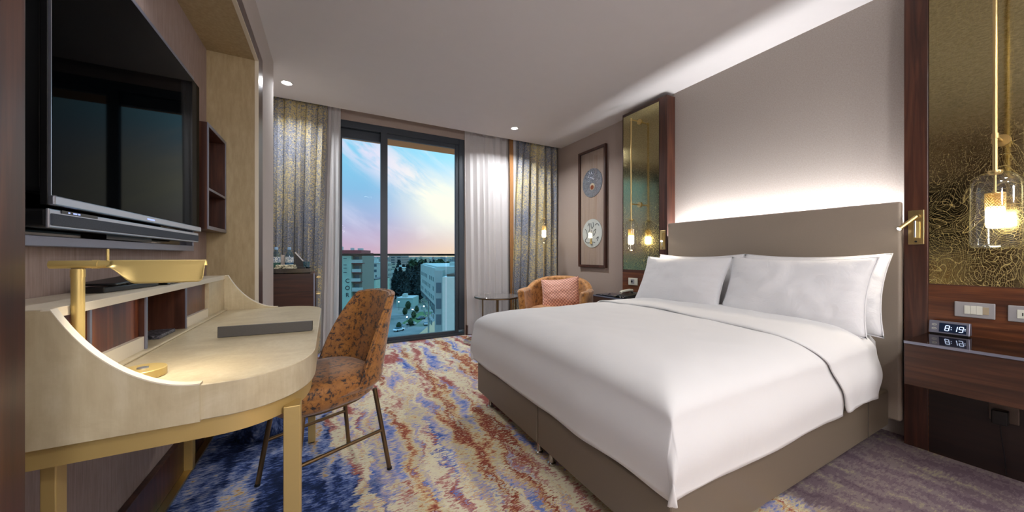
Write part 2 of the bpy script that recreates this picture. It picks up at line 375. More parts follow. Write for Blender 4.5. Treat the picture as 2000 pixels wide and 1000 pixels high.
def grid(bm, nu, nv, fn, closed_u=False):
    vs_ = [[bm.verts.new(fn(i / nu, j / nv)) for j in range(nv + 1)] for i in range(nu if closed_u else nu + 1)]
    for i in range(nu):
        a = vs_[i]; b = vs_[(i + 1) % len(vs_)]
        for j in range(nv): bm.faces.new((a[j], b[j], b[j + 1], a[j + 1]))
    return vs_
def disc_x(bm, c, r, t_, n=40):
    """flat round disc facing -x"""
    pts = [(c[1] + r * math.cos(2 * PI * k / n), c[2] + r * math.sin(2 * PI * k / n)) for k in range(n)]
    return prism(bm, pts, 'x', c[0] - t_, c[0])

def obj(name, bm, m, parent=None, smooth=False, bev=0, seg=2, sub=0, solid=0, local=False, label=None, ang=40):
    me = bpy.data.meshes.new(name); bm.normal_update(); bm.to_mesh(me); bm.free()
    me.materials.append(M[m] if isinstance(m, str) else m)
    o = bpy.data.objects.new(name, me); C.objects.link(o)
    if smooth: me.polygons.foreach_set('use_smooth', [True] * len(me.polygons))
    if smooth and ang < 180: me.set_sharp_from_angle(angle=math.radians(ang))
    if solid: md = o.modifiers.new('solid', 'SOLIDIFY'); md.thickness = solid; md.offset = 0
    if sub: md = o.modifiers.new('sub', 'SUBSURF'); md.levels = sub; md.render_levels = sub
    if bev: md = o.modifiers.new('bev', 'BEVEL'); md.width = bev; md.segments = seg; md.limit_method = 'ANGLE'; md.angle_limit = math.radians(35)
    if parent is not None:
        o.parent = parent
        if not local: o.matrix_parent_inverse = wm(parent).inverted()
    if label: o['label'] = label
    return o
def wm(o):
    m_ = Matrix.LocRotScale(o.location, o.rotation_euler, o.scale)
    return wm(o.parent) @ o.matrix_parent_inverse @ m_ if o.parent else m_
def tag(o, label, cat, group=None, kind=None):
    o['label'] = label; o['category'] = cat
    if group: o['group'] = group
    if kind: o['kind'] = kind
    return o
def thing(name, label, cat, loc=(0, 0, 0), rotz=0, group=None):
    o = bpy.data.objects.new(name, None); C.objects.link(o); o.empty_display_size = 0.05
    o.location = loc; o.rotation_euler = (0, 0, rotz)
    return tag(o, label, cat, group)
def struct(name, bm, m, parent=None, **kw):
    o = obj(name, bm, m, parent, **kw)
    if parent is None: o['kind'] = 'structure'
    return o
def text(name, body, size, m, parent, mtx, depth=0.0004):
    cu = bpy.data.curves.new(name, 'FONT'); cu.body = body; cu.size = size; cu.extrude = depth; cu.align_x = 'CENTER'; cu.align_y = 'CENTER'
    tmp = bpy.data.objects.new(name, cu); C.objects.link(tmp); bpy.context.view_layer.update()
    me = bpy.data.meshes.new_from_object(tmp.evaluated_get(bpy.context.evaluated_depsgraph_get())); bpy.data.objects.remove(tmp)
    me.materials.clear(); me.materials.append(M[m]); o = bpy.data.objects.new(name, me); C.objects.link(o); o.parent = parent
    o.matrix_parent_inverse = wm(parent).inverted(); o.matrix_basis = mtx; return o
def copy_tree(o, parent=None):
    c = o.copy(); C.objects.link(c)
    if parent: c.parent = parent; c.matrix_parent_inverse = o.matrix_parent_inverse.copy()
    for ch in list(o.children): copy_tree(ch, c)
    return c
def fn3(x, y, z=0.0): return noise.noise(Vector((x, y, z)))

# ------------------------------------------------------------------ room shell
XR = 3.0; XH = 2.95; XP = 2.833; YW = 4.275; XL = -0.40; XN = -0.642
struct('floor', B((-0.75, -3.1, -0.12), (3.2, YW + 0.06, 0)), 'carpet')
struct('ceiling', B((-0.75, -3.1, HC), (3.2, 4.08, HC + 0.12)), 'ceiling')
struct('ceiling_pocket', B((-0.75, 4.08, HC + 0.10), (3.2, YW + 0.3, HC + 0.14)), 'ceiling')
b = bm_(); box(b, (XR, 2.726, 0), (XR + 0.15, YW + 0.3, HC + 0.14)); box(b, (XR, -3.1, 0), (XR + 0.15, 0.09, HC)); struct('wall_right', b, 'taupe_wall')
struct('wall_headboard', B((XH, 0.56, 0), (XH + 0.10, 2.26, HC)), 'panel_fabric')
struct('wall_rear', B((-0.75, -3.2, 0), (3.2, -3.1, HC)), 'plaster')
# left: bulkhead with the niche cut in
b = bm_(); box(b, (-0.75, -3.1, 0), (XL, 0.60, HC)); box(b, (-0.75, 0.60, 2.36), (XL, 2.815, HC)); box(b, (-0.75, 2.815, 0), (XL, 3.36, HC))
struct('wall_left', b, 'plaster')
struct('wall_niche', B((XN - 0.05, 0.61, 0), (XN, 2.66, 2.30)), 'vinyl')
b = bm_(); box(b, (XN, 2.642, 0), (-0.402, 2.70, 2.30)); struct('wall_niche_end', b, 'cream_panel')
struct('ceiling_niche', B((XN, 0.61, 2.27), (-0.402, 2.642, 2.33)), 'cream_panel')
struct('wall_minibar', B((-0.72, 3.36, 0), (-0.66, YW + 0.1, HC)), 'plaster')
b = bm_(); box(b, (-0.41, 0.62, 0), (XL + 0.006, 0.782, 2.36)); box(b, (-0.41, 2.648, 0), (XL + 0.006, 2.815, 2.36)); box(b, (-0.41, 0.782, 2.275), (XL + 0.006, 2.648, 2.36))
struct('trim_1', b, 'walnut', bev=0.002)
b = bm_(); box(b, (-0.41, 2.640, 0), (XL + 0.009, 2.648, 2.272)); box(b, (-0.41, 0.79, 2.268), (XL + 0.009, 2.648, 2.275)); struct('trim_2', b, 'cream_top')
# window wall
b = bm_(); box(b, (-0.75, YW, 0), (0.054, YW + 0.3, HC + 0.1)); box(b, (1.578, YW, 0), (3.2, YW + 0.3, HC + 0.1)); box(b, (0.054, YW, 2.577), (1.578, YW + 0.3, HC + 0.1))
struct('wall_window', b, 'taupe_wall')
struct('baseboard_window', B((1.592, YW - 0.03, 0), (2.99, YW, 0.13)), 'walnut_dark', bev=0.003)
struct('baseboard_right', B((XR - 0.015, 2.73, 0), (XR, YW - 0.03, 0.12)), 'walnut_dark', bev=0.003)
b = bm_(); box(b, (XN, 0.80, 0.012), (XN + 0.025, 2.64, 0.17)); struct('baseboard_niche', b, 'walnut', bev=0.002)
struct('trim_3', B((XN + 0.025, 0.80, 0), (XN + 0.055, 2.64, 0.012)), 'brass')
# headboard wall panelling: the wood frames holding the two antique mirrors
def mirror_bay(y_out, y_in, y_post, suffix, lab_m):
    """y_out = far edge, y_in = mirror edge at the post, y_post = post edge at the bed"""
    o0, o1 = sorted((y_out, y_in)); p0, p1 = sorted((y_in, y_post))
    a0, a1 = sorted((y_out, y_post))
    b = bm_(); box(b, (XP + 0.02, a0 + (0.01 if y_out > 2 else 0), 0), (XR, a1 - (0 if y_out > 2 else 0.01), 2.58)); s_ = struct('trim_%d' % (suffix + 1), b, 'walnut_h')
    b = bm_(); box(b, (XP, p0, 0), (XH, p1, 2.583)); struct('trim_%d' % (suffix + 2), b, 'walnut', bev=0.004)
    b = bm_(); box(b, (XP, o0, 0), (XP + 0.02, o1, 0.895)); struct('trim_%d' % (suffix + 3), b, 'walnut_h')
    struct('trim_%d' % (suffix + 4), B((XP - 0.0004, o0 + 0.002, 0.001), (XP + 0.001, o1 - 0.002, 0.44)), 'walnut_shaded')  # shade under the nightstand painted as a thin darker wood sheet
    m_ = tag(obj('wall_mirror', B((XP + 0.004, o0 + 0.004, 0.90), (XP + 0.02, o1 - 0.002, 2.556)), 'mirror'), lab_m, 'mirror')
    b = bm_(); e0 = o1 - 0.004 if y_out > 2 else o0; box(b, (XP, e0, 0.895), (XP + 0.02, e0 + 0.004, 2.583)); box(b, (XP, o0, 2.556), (XP + 0.02, o1, 2.583)); box(b, (XP, o0, 0.895), (XP + 0.02, o1, 0.90))
    obj('mirror_edge', b, 'walnut_dark', m_)
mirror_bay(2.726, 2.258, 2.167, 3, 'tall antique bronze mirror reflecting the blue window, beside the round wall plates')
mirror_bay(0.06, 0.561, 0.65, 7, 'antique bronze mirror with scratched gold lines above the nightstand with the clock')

# ------------------------------------------------------------------ window and balcony
fr = bm_()
y0, y1 = YW + 0.0, YW + 0.10
box(fr, (0.03, y0, 0), (0.10, y1, 2.577)); box(fr, (1.50, y0, 0.075), (1.578, y1, 2.577)); box(fr, (0.10, y0, 2.50), (1.50, y1, 2.577)); box(fr, (0.10, y0, 0), (1.578, y1, 0.03))
win = struct('window_1', fr, 'frame', bev=0.004)
b = bm_(); box(b, (0.10, y0 + 0.055, 2.40), (0.55, y0 + 0.095, 2.50)); box(b, (0.10, y0 + 0.055, 0.03), (0.54, y0 + 0.095, 0.085)); box(b, (0.10, y0 + 0.055, 0.085), (0.13, y0 + 0.095, 2.40))
obj('fixed_sash', b, 'frame', win, bev=0.003)
b = bm_(); box(b, (0.535, y0 - 0.002, 0.03), (0.612, y0 + 0.05, 2.50)); box(b, (1.455, y0 + 0.01, 0.03), (1.50, y0 + 0.05, 2.50)); box(b, (0.612, y0 + 0.01, 2.45), (1.455, y0 + 0.05, 2.50)); box(b, (0.612, y0 + 0.01, 0.03), (1.455, y0 + 0.05, 0.07))
obj('sliding_sash', b, 'frame', win, bev=0.003)
obj('pane', B((0.13, y0 + 0.072, 0.085), (0.54, y0 + 0.078, 2.40)), 'pane', win)
obj('pane', B((0.612, y0 + 0.028, 0.07), (1.455, y0 + 0.034, 2.45)), 'pane', win)
M['sill'] = mat('dark_sill', '#2d3032', 0.4)
struct('floor_balcony', B((-1.2, YW + 0.06, -0.20), (4.2, 4.90, -0.10)), plain('balcony_stone', '#7d8a8c', 0.7))
struct('ceiling_balcony', B((-2.0, YW + 0.1, 2.60), (5.0, 5.05, 2.85)), mat('balcony_soffit', '#a88a5c', 0.7))
rl = thing('balcony_railing', 'glass balcony railing with a thin dark handrail outside the window', 'railing', (0.8, 4.80, -0.10))
obj('glass_panel', B((-1.2, 4.795, -0.06), (1.48, 4.807, 1.05)), 'rail_glass', rl)
obj('glass_panel', B((1.50, 4.795, -0.06), (4.0, 4.807, 1.05)), 'rail_glass', rl)
obj('handrail', B((-1.2, 4.78, 1.046), (4.0, 4.82, 1.074)), mat('dark_rail', '#14181c', 0.4), rl)
obj('base_rail', B((-1.2, 4.78, -0.10), (4.0, 4.82, -0.05)), 'frame', rl)

# ------------------------------------------------------------------ curtains
def curtain(bm, x0a, x1a, x0b, x1b, yc, amp, folds, ztop, zbot, ph=0.0, seed=0):
    """hangs from (x0a..x1a) at the top to (x0b..x1b) at the bottom"""
    nu = folds * 14; nv = 26
    def f(u, v):
        h_ = v; x0 = x0a + (x0b - x0a) * h_; x1 = x1a + (x1b - x1a) * h_
        ir = 0.35 * fn3(u * folds * 0.55 + seed, seed * 3.1)
        a = 2 * PI * (u * folds + ir) + ph
        am = amp * (0.75 + 0.5 * fn3(u * folds * 0.8, v * 1.2, seed + 4)) * (0.55 + 0.45 * min(1, v * 3))
        return (x0 + (x1 - x0) * u + 0.35 * amp * math.sin(2 * a + v) * 0.5, yc + am * math.sin(a) + 0.012 * fn3(u * 9, v * 2.5, seed), ztop + (zbot - ztop) * v)
    grid(bm, nu, nv, f); return bm
ZT = HC + 0.08
tag(obj('curtain', curtain(bm_(), -0.62, -0.02, -0.62, -0.09, 4.15, 0.046, 6, ZT, 0.015, 0.4, 1), 'drape', smooth=True, solid=0.003, ang=180), 'grey and gold patterned curtain behind the minibar, left of the window', 'curtain', 'patterned curtains')
tag(obj('curtain', curtain(bm_(), 2.30, 2.985, 2.20, 2.985, 4.15, 0.05, 6, ZT, 0.015, 0.0, 5), 'drape', smooth=True, solid=0.003, ang=180), 'grey and gold patterned curtain in the corner behind the orange armchair', 'curtain', 'patterned curtains')
tag(obj('sheer_curtain', curtain(bm_(), -0.03, 0.112, -0.10, 0.085, 4.235, 0.016, 3, ZT, 0.012, 0.4, 2), 'sheer', smooth=True, ang=180), 'narrow white sheer curtain on the left side of the window, touched by blue daylight', 'curtain', 'sheer curtains')
tag(obj('sheer_curtain', curtain(bm_(), 1.56, 2.20, 1.60, 2.22, 4.23, 0.026, 7, ZT, 0.012, 0.9, 3), 'sheer', smooth=True, ang=180), 'wide white sheer curtain right of the window behind the round glass table', 'curtain', 'sheer curtains')
tag(obj('curtain_band', curtain(bm_(), 2.18, 2.24, 2.20, 2.25, 4.15, 0.006, 1, ZT, 0.02, 0.0, 6), 'ochre_band', smooth=True, solid=0.004, ang=180), 'narrow ochre strip of fabric between the sheer and the patterned curtain', 'curtain')
tag(obj('sheer_curtain', curtain(bm_(), 2.24, 2.30, 2.25, 2.22, 4.16, 0.008, 1, ZT, 0.012, 0.3, 7), 'sheer', smooth=True, ang=180), 'thin strip of white sheer between the ochre band and the patterned curtain', 'curtain', 'sheer curtains')

# ------------------------------------------------------------------ ceiling lamps
def downlight(x, y, z, label, r=0.042):
    tg = thing('ceiling_spotlight', label, 'ceiling light', (x, y, z), 0, 'recessed ceiling spotlights')
    b = bm_(); lathe(b, [(r, 0), (r + 0.012, 0), (r + 0.012, -0.004), (r, -0.006), (r - 0.006, 0.0)], (x, y, z), 28, cap=False); obj('trim_ring', b, 'ceiling', tg, smooth=True)
    b = bm_(); lathe(b, [(0, -0.002), (r - 0.008, -0.002), (r - 0.008, 0.0), (0, 0.0)], (x, y, z), 24); obj('lens', b, 'down', tg)
    return tg
downlight(-0.34, 3.70, HC - 0.001, 'lit recessed spotlight in the ceiling beside the left patterned curtain')
downlight(2.013, 3.694, HC - 0.001, 'lit recessed spotlight in the ceiling above the sheer curtain')
downlight(-0.50, 1.55, 2.269, 'small lit spotlight in the cream niche ceiling above the television', 0.026)

# ------------------------------------------------------------------ television wall
su = thing('television_surround', 'shallow black recess with a grey metal edge behind the television', 'wall frame', (-0.62, 1.6, 1.075))
b = bm_(); box(b, (XN, 0.93, 1.072), (-0.600, 2.272, 1.098)); box(b, (XN, 0.93, 1.93), (-0.600, 2.272, 1.945)); box(b, (XN, 0.93, 1.098), (-0.600, 0.955, 1.93)); box(b, (XN, 2.258, 1.098), (-0.600, 2.272, 1.93))
obj('edge_frame', b, 'alu', su, bev=0.002)
obj('back_panel', B((XN, 0.955, 1.098), (-0.625, 2.258, 1.93)), 'gloss_black', su)
TVX = -0.548; TY0, TY1, TZ0, TZ1 = 1.160, 2.150, 1.163, 1.855
tv = thing('television', 'large black flat screen television mounted on the niche wall', 'television', (-0.59, 1.65, 1.1))
obj('back_housing', B((-0.615, TY0 + 0.02, TZ0 + 0.03), (TVX - 0.016, TY1 - 0.06, TZ1 - 0.03)), 'black', tv, bev=0.012)
obj('bezel', B((TVX - 0.018, TY0 + 0.001, TZ0), (TVX - 0.005, TY1, TZ1)), 'black', tv, bev=0.002)
obj('silver_edge', B((TVX - 0.005, TY0, TZ0 + 0.02), (TVX - 0.0005, TY0 + 0.003, TZ1)), 'steel', tv)
obj('screen', B((TVX - 0.004, TY0 + 0.004, TZ0 + 0.024), (TVX, TY1 - 0.003, TZ1 - 0.003)), 'tv_screen', tv)
obj('bottom_bar', B((TVX - 0.006, TY0 - 0.002, TZ0), (TVX + 0.006, TY1 + 0.002, TZ0 + 0.022)), 'steel', tv, bev=0.003)
sb = thing('soundbar', 'slim soundbar with a grey grille and silver rim below the television', 'soundbar', (-0.58, 1.65, 1.098))
obj('body', B((-0.600, TY0 + 0.002, 1.113), (TVX - 0.008, TY1 - 0.002, 1.155)), 'black', sb, bev=0.006, seg=3)
obj('silver_rim', B((TVX - 0.010, TY0, 1.112), (TVX - 0.004, TY1, 1.156)), 'steel', sb, bev=0.005, seg=3)
obj('grille', B((-0.59, TY0 + 0.005, 1.117), (TVX - 0.0015, TY1 - 0.004, 1.146)), plain('grille_cloth', '#3c4450', 0.8, sc_=900, amt=0.5), sb, bev=0.004)
obj('display_strip', B((TVX - 0.008, 1.20, 1.1480), (TVX - 0.0025, 1.34, 1.1555)), 'black', sb)
for k, (yy, ww) in enumerate(((1.222, 0.006), (1.240, 0.014), (1.258, 0.008))):
    obj('status_light', B((TVX - 0.004, yy, 1.150), (TVX - 0.002, yy + ww, 1.1535)), 'icon', sb)
obj('bracket', B((-0.625, 1.5, 1.10), (-0.598, 1.8, 1.14)), 'black', sb)
obj('logo_mark', B((TVX + 0.0055, 1.60, TZ0 + 0.008), (TVX + 0.0065, 1.655, TZ0 + 0.013)), 'icon', tv)

ws = thing('wall_shelf', 'small two-compartment dark wood wall shelf with metal edges beside the television', 'shelf', (-0.6, 2.46, 1.19))
wx = -0.552; a0, a1, z0, z1, zm = 2.282, 2.640, 1.186, 1.735, 1.395
b = bm_(); box(b, (XN, a0, z0), (wx, a0 + 0.016, z1)); box(b, (XN, a1 - 0.016, z0), (wx, a1, z1)); box(b, (XN, a0 + 0.016, z0), (wx, a1 - 0.016, z0 + 0.016)); box(b, (XN, a0 + 0.016, z1 - 0.016), (wx, a1 - 0.016, z1)); box(b, (XN, a0 + 0.016, z0 + 0.016), (XN + 0.01, a1 - 0.016, z1 - 0.016))
obj('case', b, 'walnut', ws)
obj('divider', B((XN + 0.01, a0 + 0.016, zm - 0.005), (wx - 0.001, a1 - 0.016, zm + 0.005)), 'walnut', ws)
b = bm_()
for (p, q) in (((a0, z0), (a0 + 0.018, z1)), ((a1 - 0.018, z0), (a1, z1)), ((a0 + 0.018, z0), (a1 - 0.018, z0 + 0.018)), ((a0 + 0.018, z1 - 0.018), (a1 - 0.018, z1)), ((a0 + 0.018, zm - 0.006), (a1 - 0.018, zm + 0.006))):
    box(b, (wx, p[0], p[1]), (wx + 0.003, q[0], q[1]))
obj('edge_trim', b, 'alu', ws)

# ------------------------------------------------------------------ desk
DZ = 0.765; DB = 0.685; DY0, DY1, DXF, DXB = 0.985, 2.285, -0.035, -0.64
GX = -0.478; GZ = 0.946
def desk_outline(ins=0.0, n=14, rx=0.19, ry=0.25):
    x1 = DXF - ins; ya = DY0 + ins; yb = DY1 - ins; xa = DXB
    pts = [(xa, ya)]
    for k in range(n + 1):
        a = PI / 2 * k / n; pts.append((x1 - rx + rx * math.sin(a) ** 0.9, ya + ry - ry * math.cos(a) ** 0.9 if k < n else ya + ry))
    for k in range(n + 1):
        a = PI / 2 * k / n; pts.append((x1 - rx + rx * math.cos(a) ** 0.9 if k < n else x1 - rx, yb - ry * 0.75 + ry * 0.75 * math.sin(a)))
    pts.append((xa, yb)); return pts
dk = thing('desk', 'cream desk with curved front, raised back shelf and gold frame under the television', 'desk', (-0.34, 1.63, 0))
obj('desktop', prism(bm_(), desk_outline(0.002), 'z', DB + 0.002, DZ), 'cream', dk, smooth=True, bev=0.002, ang=30)
for k_, (ya, yb) in enumerate(((DY0 - 0.0015, DY0 + 0.017), (DY1 - 0.017, DY1 + 0.0015))):
    pts = [(DXB, DB), (-0.25, DB), (-0.25, DZ + 0.003)]
    n = 22
    for k in range(1, n + 1):
        s_ = k / n; x = -0.25 + (GX + 0.012 + 0.25) * s_
        pts.append((x, DZ + 0.003 + (GZ - DZ - 0.003) * (s_ ** 2.15) * (1 - 0.12 * math.sin(PI * s_) * s_)))
    pts += [(GX, GZ), (DXB, GZ)]
    pn = obj('side_panel', prism(bm_(), pts, 'y', ya, yb), 'cream', dk)
    # pale top lipping that follows the sweep
    lb = bm_(); prof = pts[2:-1]; lo = [(u, v - 0.0015) for u, v in prof]; hi = [(u, v + 0.0015) for u, v in prof]
    ra = [[lb.verts.new((u, w_, v)) for w_ in (ya - 0.0008, yb + 0.0008)] for u, v in hi]; rb = [[lb.verts.new((u, w_, v)) for w_ in (ya - 0.0008, yb + 0.0008)] for u, v in lo]
    for i in range(len(prof) - 1):
        lb.faces.new((ra[i][0], ra[i][1], ra[i + 1][1], ra[i + 1][0])); lb.faces.new((rb[i][0], rb[i + 1][0], rb[i + 1][1], rb[i][1]))
        lb.faces.new((ra[i][0], ra[i + 1][0], rb[i + 1][0], rb[i][0])); lb.faces.new((ra[i][1], rb[i][1], rb[i + 1][1], ra[i + 1][1]))
    bmesh.ops.recalc_face_normals(lb, faces=lb.faces[:]); obj('edge_lipping', lb, 'cream_top', pn)
IY0, IY1 = DY0 + 0.017, DY1 - 0.017
obj('back_shelf', B((DXB, IY0, GZ - 0.020), (GX, IY1, GZ)), 'cream_top', dk, bev=0.001)
obj('back_panel', B((DXB, IY0, DZ), (DXB + 0.008, IY1, GZ - 0.02)), 'walnut', dk)
obj('floor_strip', B((DXB + 0.008, IY0, DZ), (GX + 0.012, IY1, DZ + 0.007)), 'cream', dk, bev=0.003)
for yy in (1.142, 1.415, 1.737):
    o = obj('divider', B((DXB + 0.008, yy - 0.004, DZ + 0.007), (GX - 0.006, yy + 0.004, GZ - 0.02)), 'walnut', dk)
    obj('divider_edge', B((GX - 0.006, yy - 0.0045, DZ + 0.007), (GX - 0.002, yy + 0.0045, GZ - 0.02)), 'alu', o)
obj('end_block', B((DXB + 0.008, 2.02, DZ + 0.007), (GX - 0.004, IY1, GZ - 0.02)), 'cream', dk)
for (ya, yb) in ((1.149, 1.408), (1.744, 2.017)):
    o = obj('compartment_front', B((GX - 0.030, ya, DZ + 0.045), (GX - 0.018, yb, GZ - 0.021)), 'walnut_red', dk)
    obj('lower_rail', B((GX - 0.022, ya, DZ + 0.007), (GX - 0.006, yb, DZ + 0.045)), 'cream_top', o)
obj('compartment_front', B((GX - 0.030, IY0, DZ + 0.007), (GX - 0.018, 1.135, GZ - 0.021)), 'walnut_red', dk)
b = bm_(); oo = desk_outline(0.014); ii = desk_outline(0.040); n_ = len(oo)
for (za, zb) in ((0.642, DB),):
    A = [[b.verts.new((p[0], p[1], z_)) for p in q] for q, z_ in ((oo, za), (oo, zb), (ii, zb), (ii, za))]
    for r_ in range(4):
        for k in range(n_): b.faces.new((A[r_][k], A[r_][(k + 1) % n_], A[(r_ + 1) % 4][(k + 1) % n_], A[(r_ + 1) % 4][k]))
bmesh.ops.recalc_face_normals(b, faces=b.faces[:])
obj('metal_frame', b, 'brass_desk', dk, smooth=True, ang=30)
for (xa, ya, xb, yb) in ((-0.104, 1.048, -0.066, 1.098), (-0.508, 1.042, -0.486, 1.076), (-0.622, 2.195, -0.585, 2.235), (-0.104, 2.21, -0.068, 2.255)):
    lg = obj('leg', B((xa, ya, 0.006), (xb, yb, 0.66)), 'brass_desk', dk, bev=0.002)
    obj('foot_pad', B((xa + 0.004, ya + 0.004, 0), (xb - 0.004, yb - 0.004, 0.006)), 'rubber', lg)

# things on the desk
tag(obj('leather_case', prism(bm_(), [(0, 0), (0.030, 0), (0.030, 0.034), (0.002, 0.038)], 'y', -0.0, 0.34), 'folder', bev=0.002), 'long grey leather case lying on the cream desktop', 'desk case')
lc = bpy.data.objects['leather_case']; lc.location = (-0.335, 1.232, DZ + 0.0005)
lc.rotation_euler = (0, 0, 0)
# placed from its near-left foot to its far-right foot
_a = Vector((-0.3405, 1.5168)); _b = Vector((-0.0578, 1.4926)); _d = (_b - _a)
lc.location = (_a.x, _a.y, DZ + 0.0005); lc.rotation_euler = (0, 0, math.atan2(_d.y, _d.x) - PI / 2)
lc.scale = (-1, _d.length / 0.34, 1)

dl = thing('desk_lamp', 'brushed brass reading lamp with a folded shade on the left of the desk', 'lamp', (-0.455, 1.078, DZ))
lx, ly = -0.4685, 1.070
bs = []
for k in range(33):       # teardrop base
    a = 2 * PI * k / 33; r_ = 0.047
    cx = -0.392; px_, py_ = cx + r_ * math.cos(a), ly + 0.046 + r_ * math.sin(a)
    if math.cos(a) < -0.15:
        f_ = (-math.cos(a) - 0.15) / 0.85; px_ -= f_ * 0.075; py_ = ly + 0.046 + (py_ - ly - 0.046) * (1 - 0.65 * f_) - 0.040 * f_
    bs.append((px_, py_))
bo = obj('base', prism(bm_(), bs, 'z', DZ + 0.0005, DZ + 0.020), 'brass_paint', dl, smooth=True, bev=0.002, ang=30)
b = bm_(); lathe(b, [(0, 0.0195), (0.010, 0.0195), (0.010, 0.0225), (0.006, 0.0235), (0, 0.0235)], (-0.386, ly + 0.046, DZ), 20); obj('touch_button', b, 'steel', bo, smooth=True)
obj('post', tube(bm_(), [(lx, ly, DZ + 0.018), (lx, ly, 1.022)], 0.0098, 24), 'brass_paint', dl, smooth=True, bev=0.001)
obj('post_collar', tube(bm_(), [(lx, ly, 1.004), (lx, ly, 1.020)], 0.0106, 24), 'brass_paint', dl, smooth=True)
arm = obj('arm', tube(bm_(), [(lx - 0.039, ly, 1.031), (lx + 0.060, ly, 1.031)], 0.0085, 16), 'brass_paint', dl, smooth=True)
obj('arm_joint', tube(bm_(), [(lx + 0.021, ly, 1.031), (lx + 0.031, ly, 1.031)], 0.0095, 16), 'brass_paint', arm, smooth=True)
obj('switch_pin', tube(bm_(), [(lx + 0.044, ly, 1.034), (lx + 0.044, ly, 1.064)], 0.0024, 10), 'brass_paint', dl, smooth=True)
# folded shade: near face, rounded ridge, far face
sx0, sx1 = lx + 0.050, lx + 0.208
def shade_bot(u):
    x_ = u * (sx1 - sx0)
    if x_ < 0.045: s_ = x_ / 0.045; return 0.014 + (0.051 - 0.014) * (3 * s_ ** 2 - 2 * s_ ** 3)
    e = (sx1 - sx0) - x_
    return 0.051 if e > 0.012 else 0.051 - 0.012 + math.sqrt(max(0, 0.012 ** 2 - (0.012 - e) ** 2))
def shade(u, v):
    L = shade_bot(u); s_ = (v - 0.5) * 2; w_ = abs(s_); sg = 1 if s_ > 0 else -1
    x_ = sx0 + u * (sx1 - sx0)
    if w_ < 0.2: a = w_ / 0.2 * PI / 2; return (x_, ly + sg * 0.009 * math.sin(a), 1.0395 - 0.009 * (1 - math.cos(a)))
    k = (w_ - 0.2) / 0.8; L = L if sg < 0 else 0.013; return (x_, ly + sg * (0.009 + (0.014 if sg < 0 else 0.002) * k), 1.0305 - (L - 0.009) * k)
b = bm_(); us = [0.0, .04, .08, .12, .16, .2, .24, .28, .32, .4, .6, .8, .935, .95, .965, .98, .99, 1.0]
vs_ = [[b.verts.new(shade(u, j / 20)) for j in range(21)] for u in us]
for i in range(len(us) - 1):
    for j in range(20): b.faces.new((vs_[i][j], vs_[i + 1][j], vs_[i + 1][j + 1], vs_[i][j + 1]))
sh = obj('lamp_shade', b, 'brass_paint', dl, smooth=True, solid=0.0012)
obj('light_strip', B((sx0 + 0.07, ly - 0.005, 1.018), (sx1 - 0.015, ly + 0.005, 1.022)), 'led', sh)
lamp('desk_lamp_light', 'AREA', (-0.335, ly, 1.012), 0.5 * AMB, WARM, size=0.13, size_y=0.012, spread=2.2)

# things on the desk's back shelf
rt = thing('media_box', 'flat dark media box lying on the desk back shelf behind the lamp shade', 'media box', (-0.57, 1.68, GZ), 0)
obj('case', B((-0.600, 1.64, GZ + 0.003), (-0.500, 1.90, GZ + 0.030)), plain('slate_plastic', '#4a5a6c', 0.3), rt, bev=0.003)
obj('front_face', B((-0.598, 1.632, GZ + 0.004), (-0.502, 1.64, GZ + 0.029)), 'gloss_black', rt)
for (fx, fy) in ((-0.59, 1.66), (-0.51, 1.66), (-0.59, 1.88), (-0.51, 1.88)): obj('foot', tube(bm_(), [(fx, fy, GZ), (fx, fy, GZ + 0.004)], 0.006, 10), 'rubber', rt)
def slab_rot(name, label, cat, c, L, W, T, rz, tilt, m_):
    o = obj(name, B((-L / 2, -W / 2, -T / 2), (L / 2, W / 2, T / 2)), m_, bev=0.003); o.location = c; o.rotation_euler = (0, tilt, rz); return tag(o, label, cat)
ph = slab_rot('remote_control', 'long black remote control lying on the desk back shelf, below the thin black folder', 'remote control', (-0.555, 1.485, GZ + 0.0085), 0.25, 0.05, 0.016, 1.45, 0, 'black')
for k in range(4):
    for j in range(3): obj('button', B((-0.05 + k * 0.022, -0.014 + j * 0.011, 0.008), (-0.040 + k * 0.022, -0.007 + j * 0.011, 0.0095)), 'folder', ph, local=True)
ph2 = slab_rot('information_folder', 'thin black folder leaning on the media box behind the lamp shade', 'folder', (-0.562, 1.500, GZ + 0.030), 0.26, 0.09, 0.006, 1.50, -0.055, 'black')
obj('metal_clip', B((0.02, -0.002, 0.003), (0.08, 0.002, 0.0045)), 'steel', ph2, local=True)
tag(obj('stationery_pouch', B((-0.560, 1.55, DZ + 0.0075), (-0.495, 1.68, DZ + 0.020)), mat('dark_print', None, 0.5, build=lambda t, b: t.put(b.inputs['Base Color'], t.ramp(t.noise(t.pos(), 120, 3, 0.7), [(0.45, '#14141a'), (0.6, '#6c6870')]))), bev=0.003), 'small dark patterned pouch inside the open desk compartment', 'pouch')

# wastebasket under the desk
wb = thing('wastebasket', 'round polished metal wastebasket under the far end of the desk', 'wastebasket', (-0.35, 2.45, 0))
b = bm_(); lathe(b, [(0.0, 0.0), (0.115, 0.0), (0.12, 0.01), (0.13, 0.27), (0.126, 0.27), (0.116, 0.012), (0, 0.012)], (-0.36, 2.475, 0.0), 48); obj('bin_body', b, 'chrome', wb, smooth=True)
b = bm_(); lathe(b, [(0.133, 0.262), (0.133, 0.275), (0.124, 0.275), (0.124, 0.262)], (-0.36, 2.475, 0.0), 48, cap=False); obj('rim', b, 'black', wb, smooth=True)

# ------------------------------------------------------------------ desk chair
ch = thing('desk_chair', 'orange and black marbled velvet chair with bronze legs pulled up to the desk', 'chair', (-0.015, 1.845, 0), math.atan2(-0.431, -0.902))
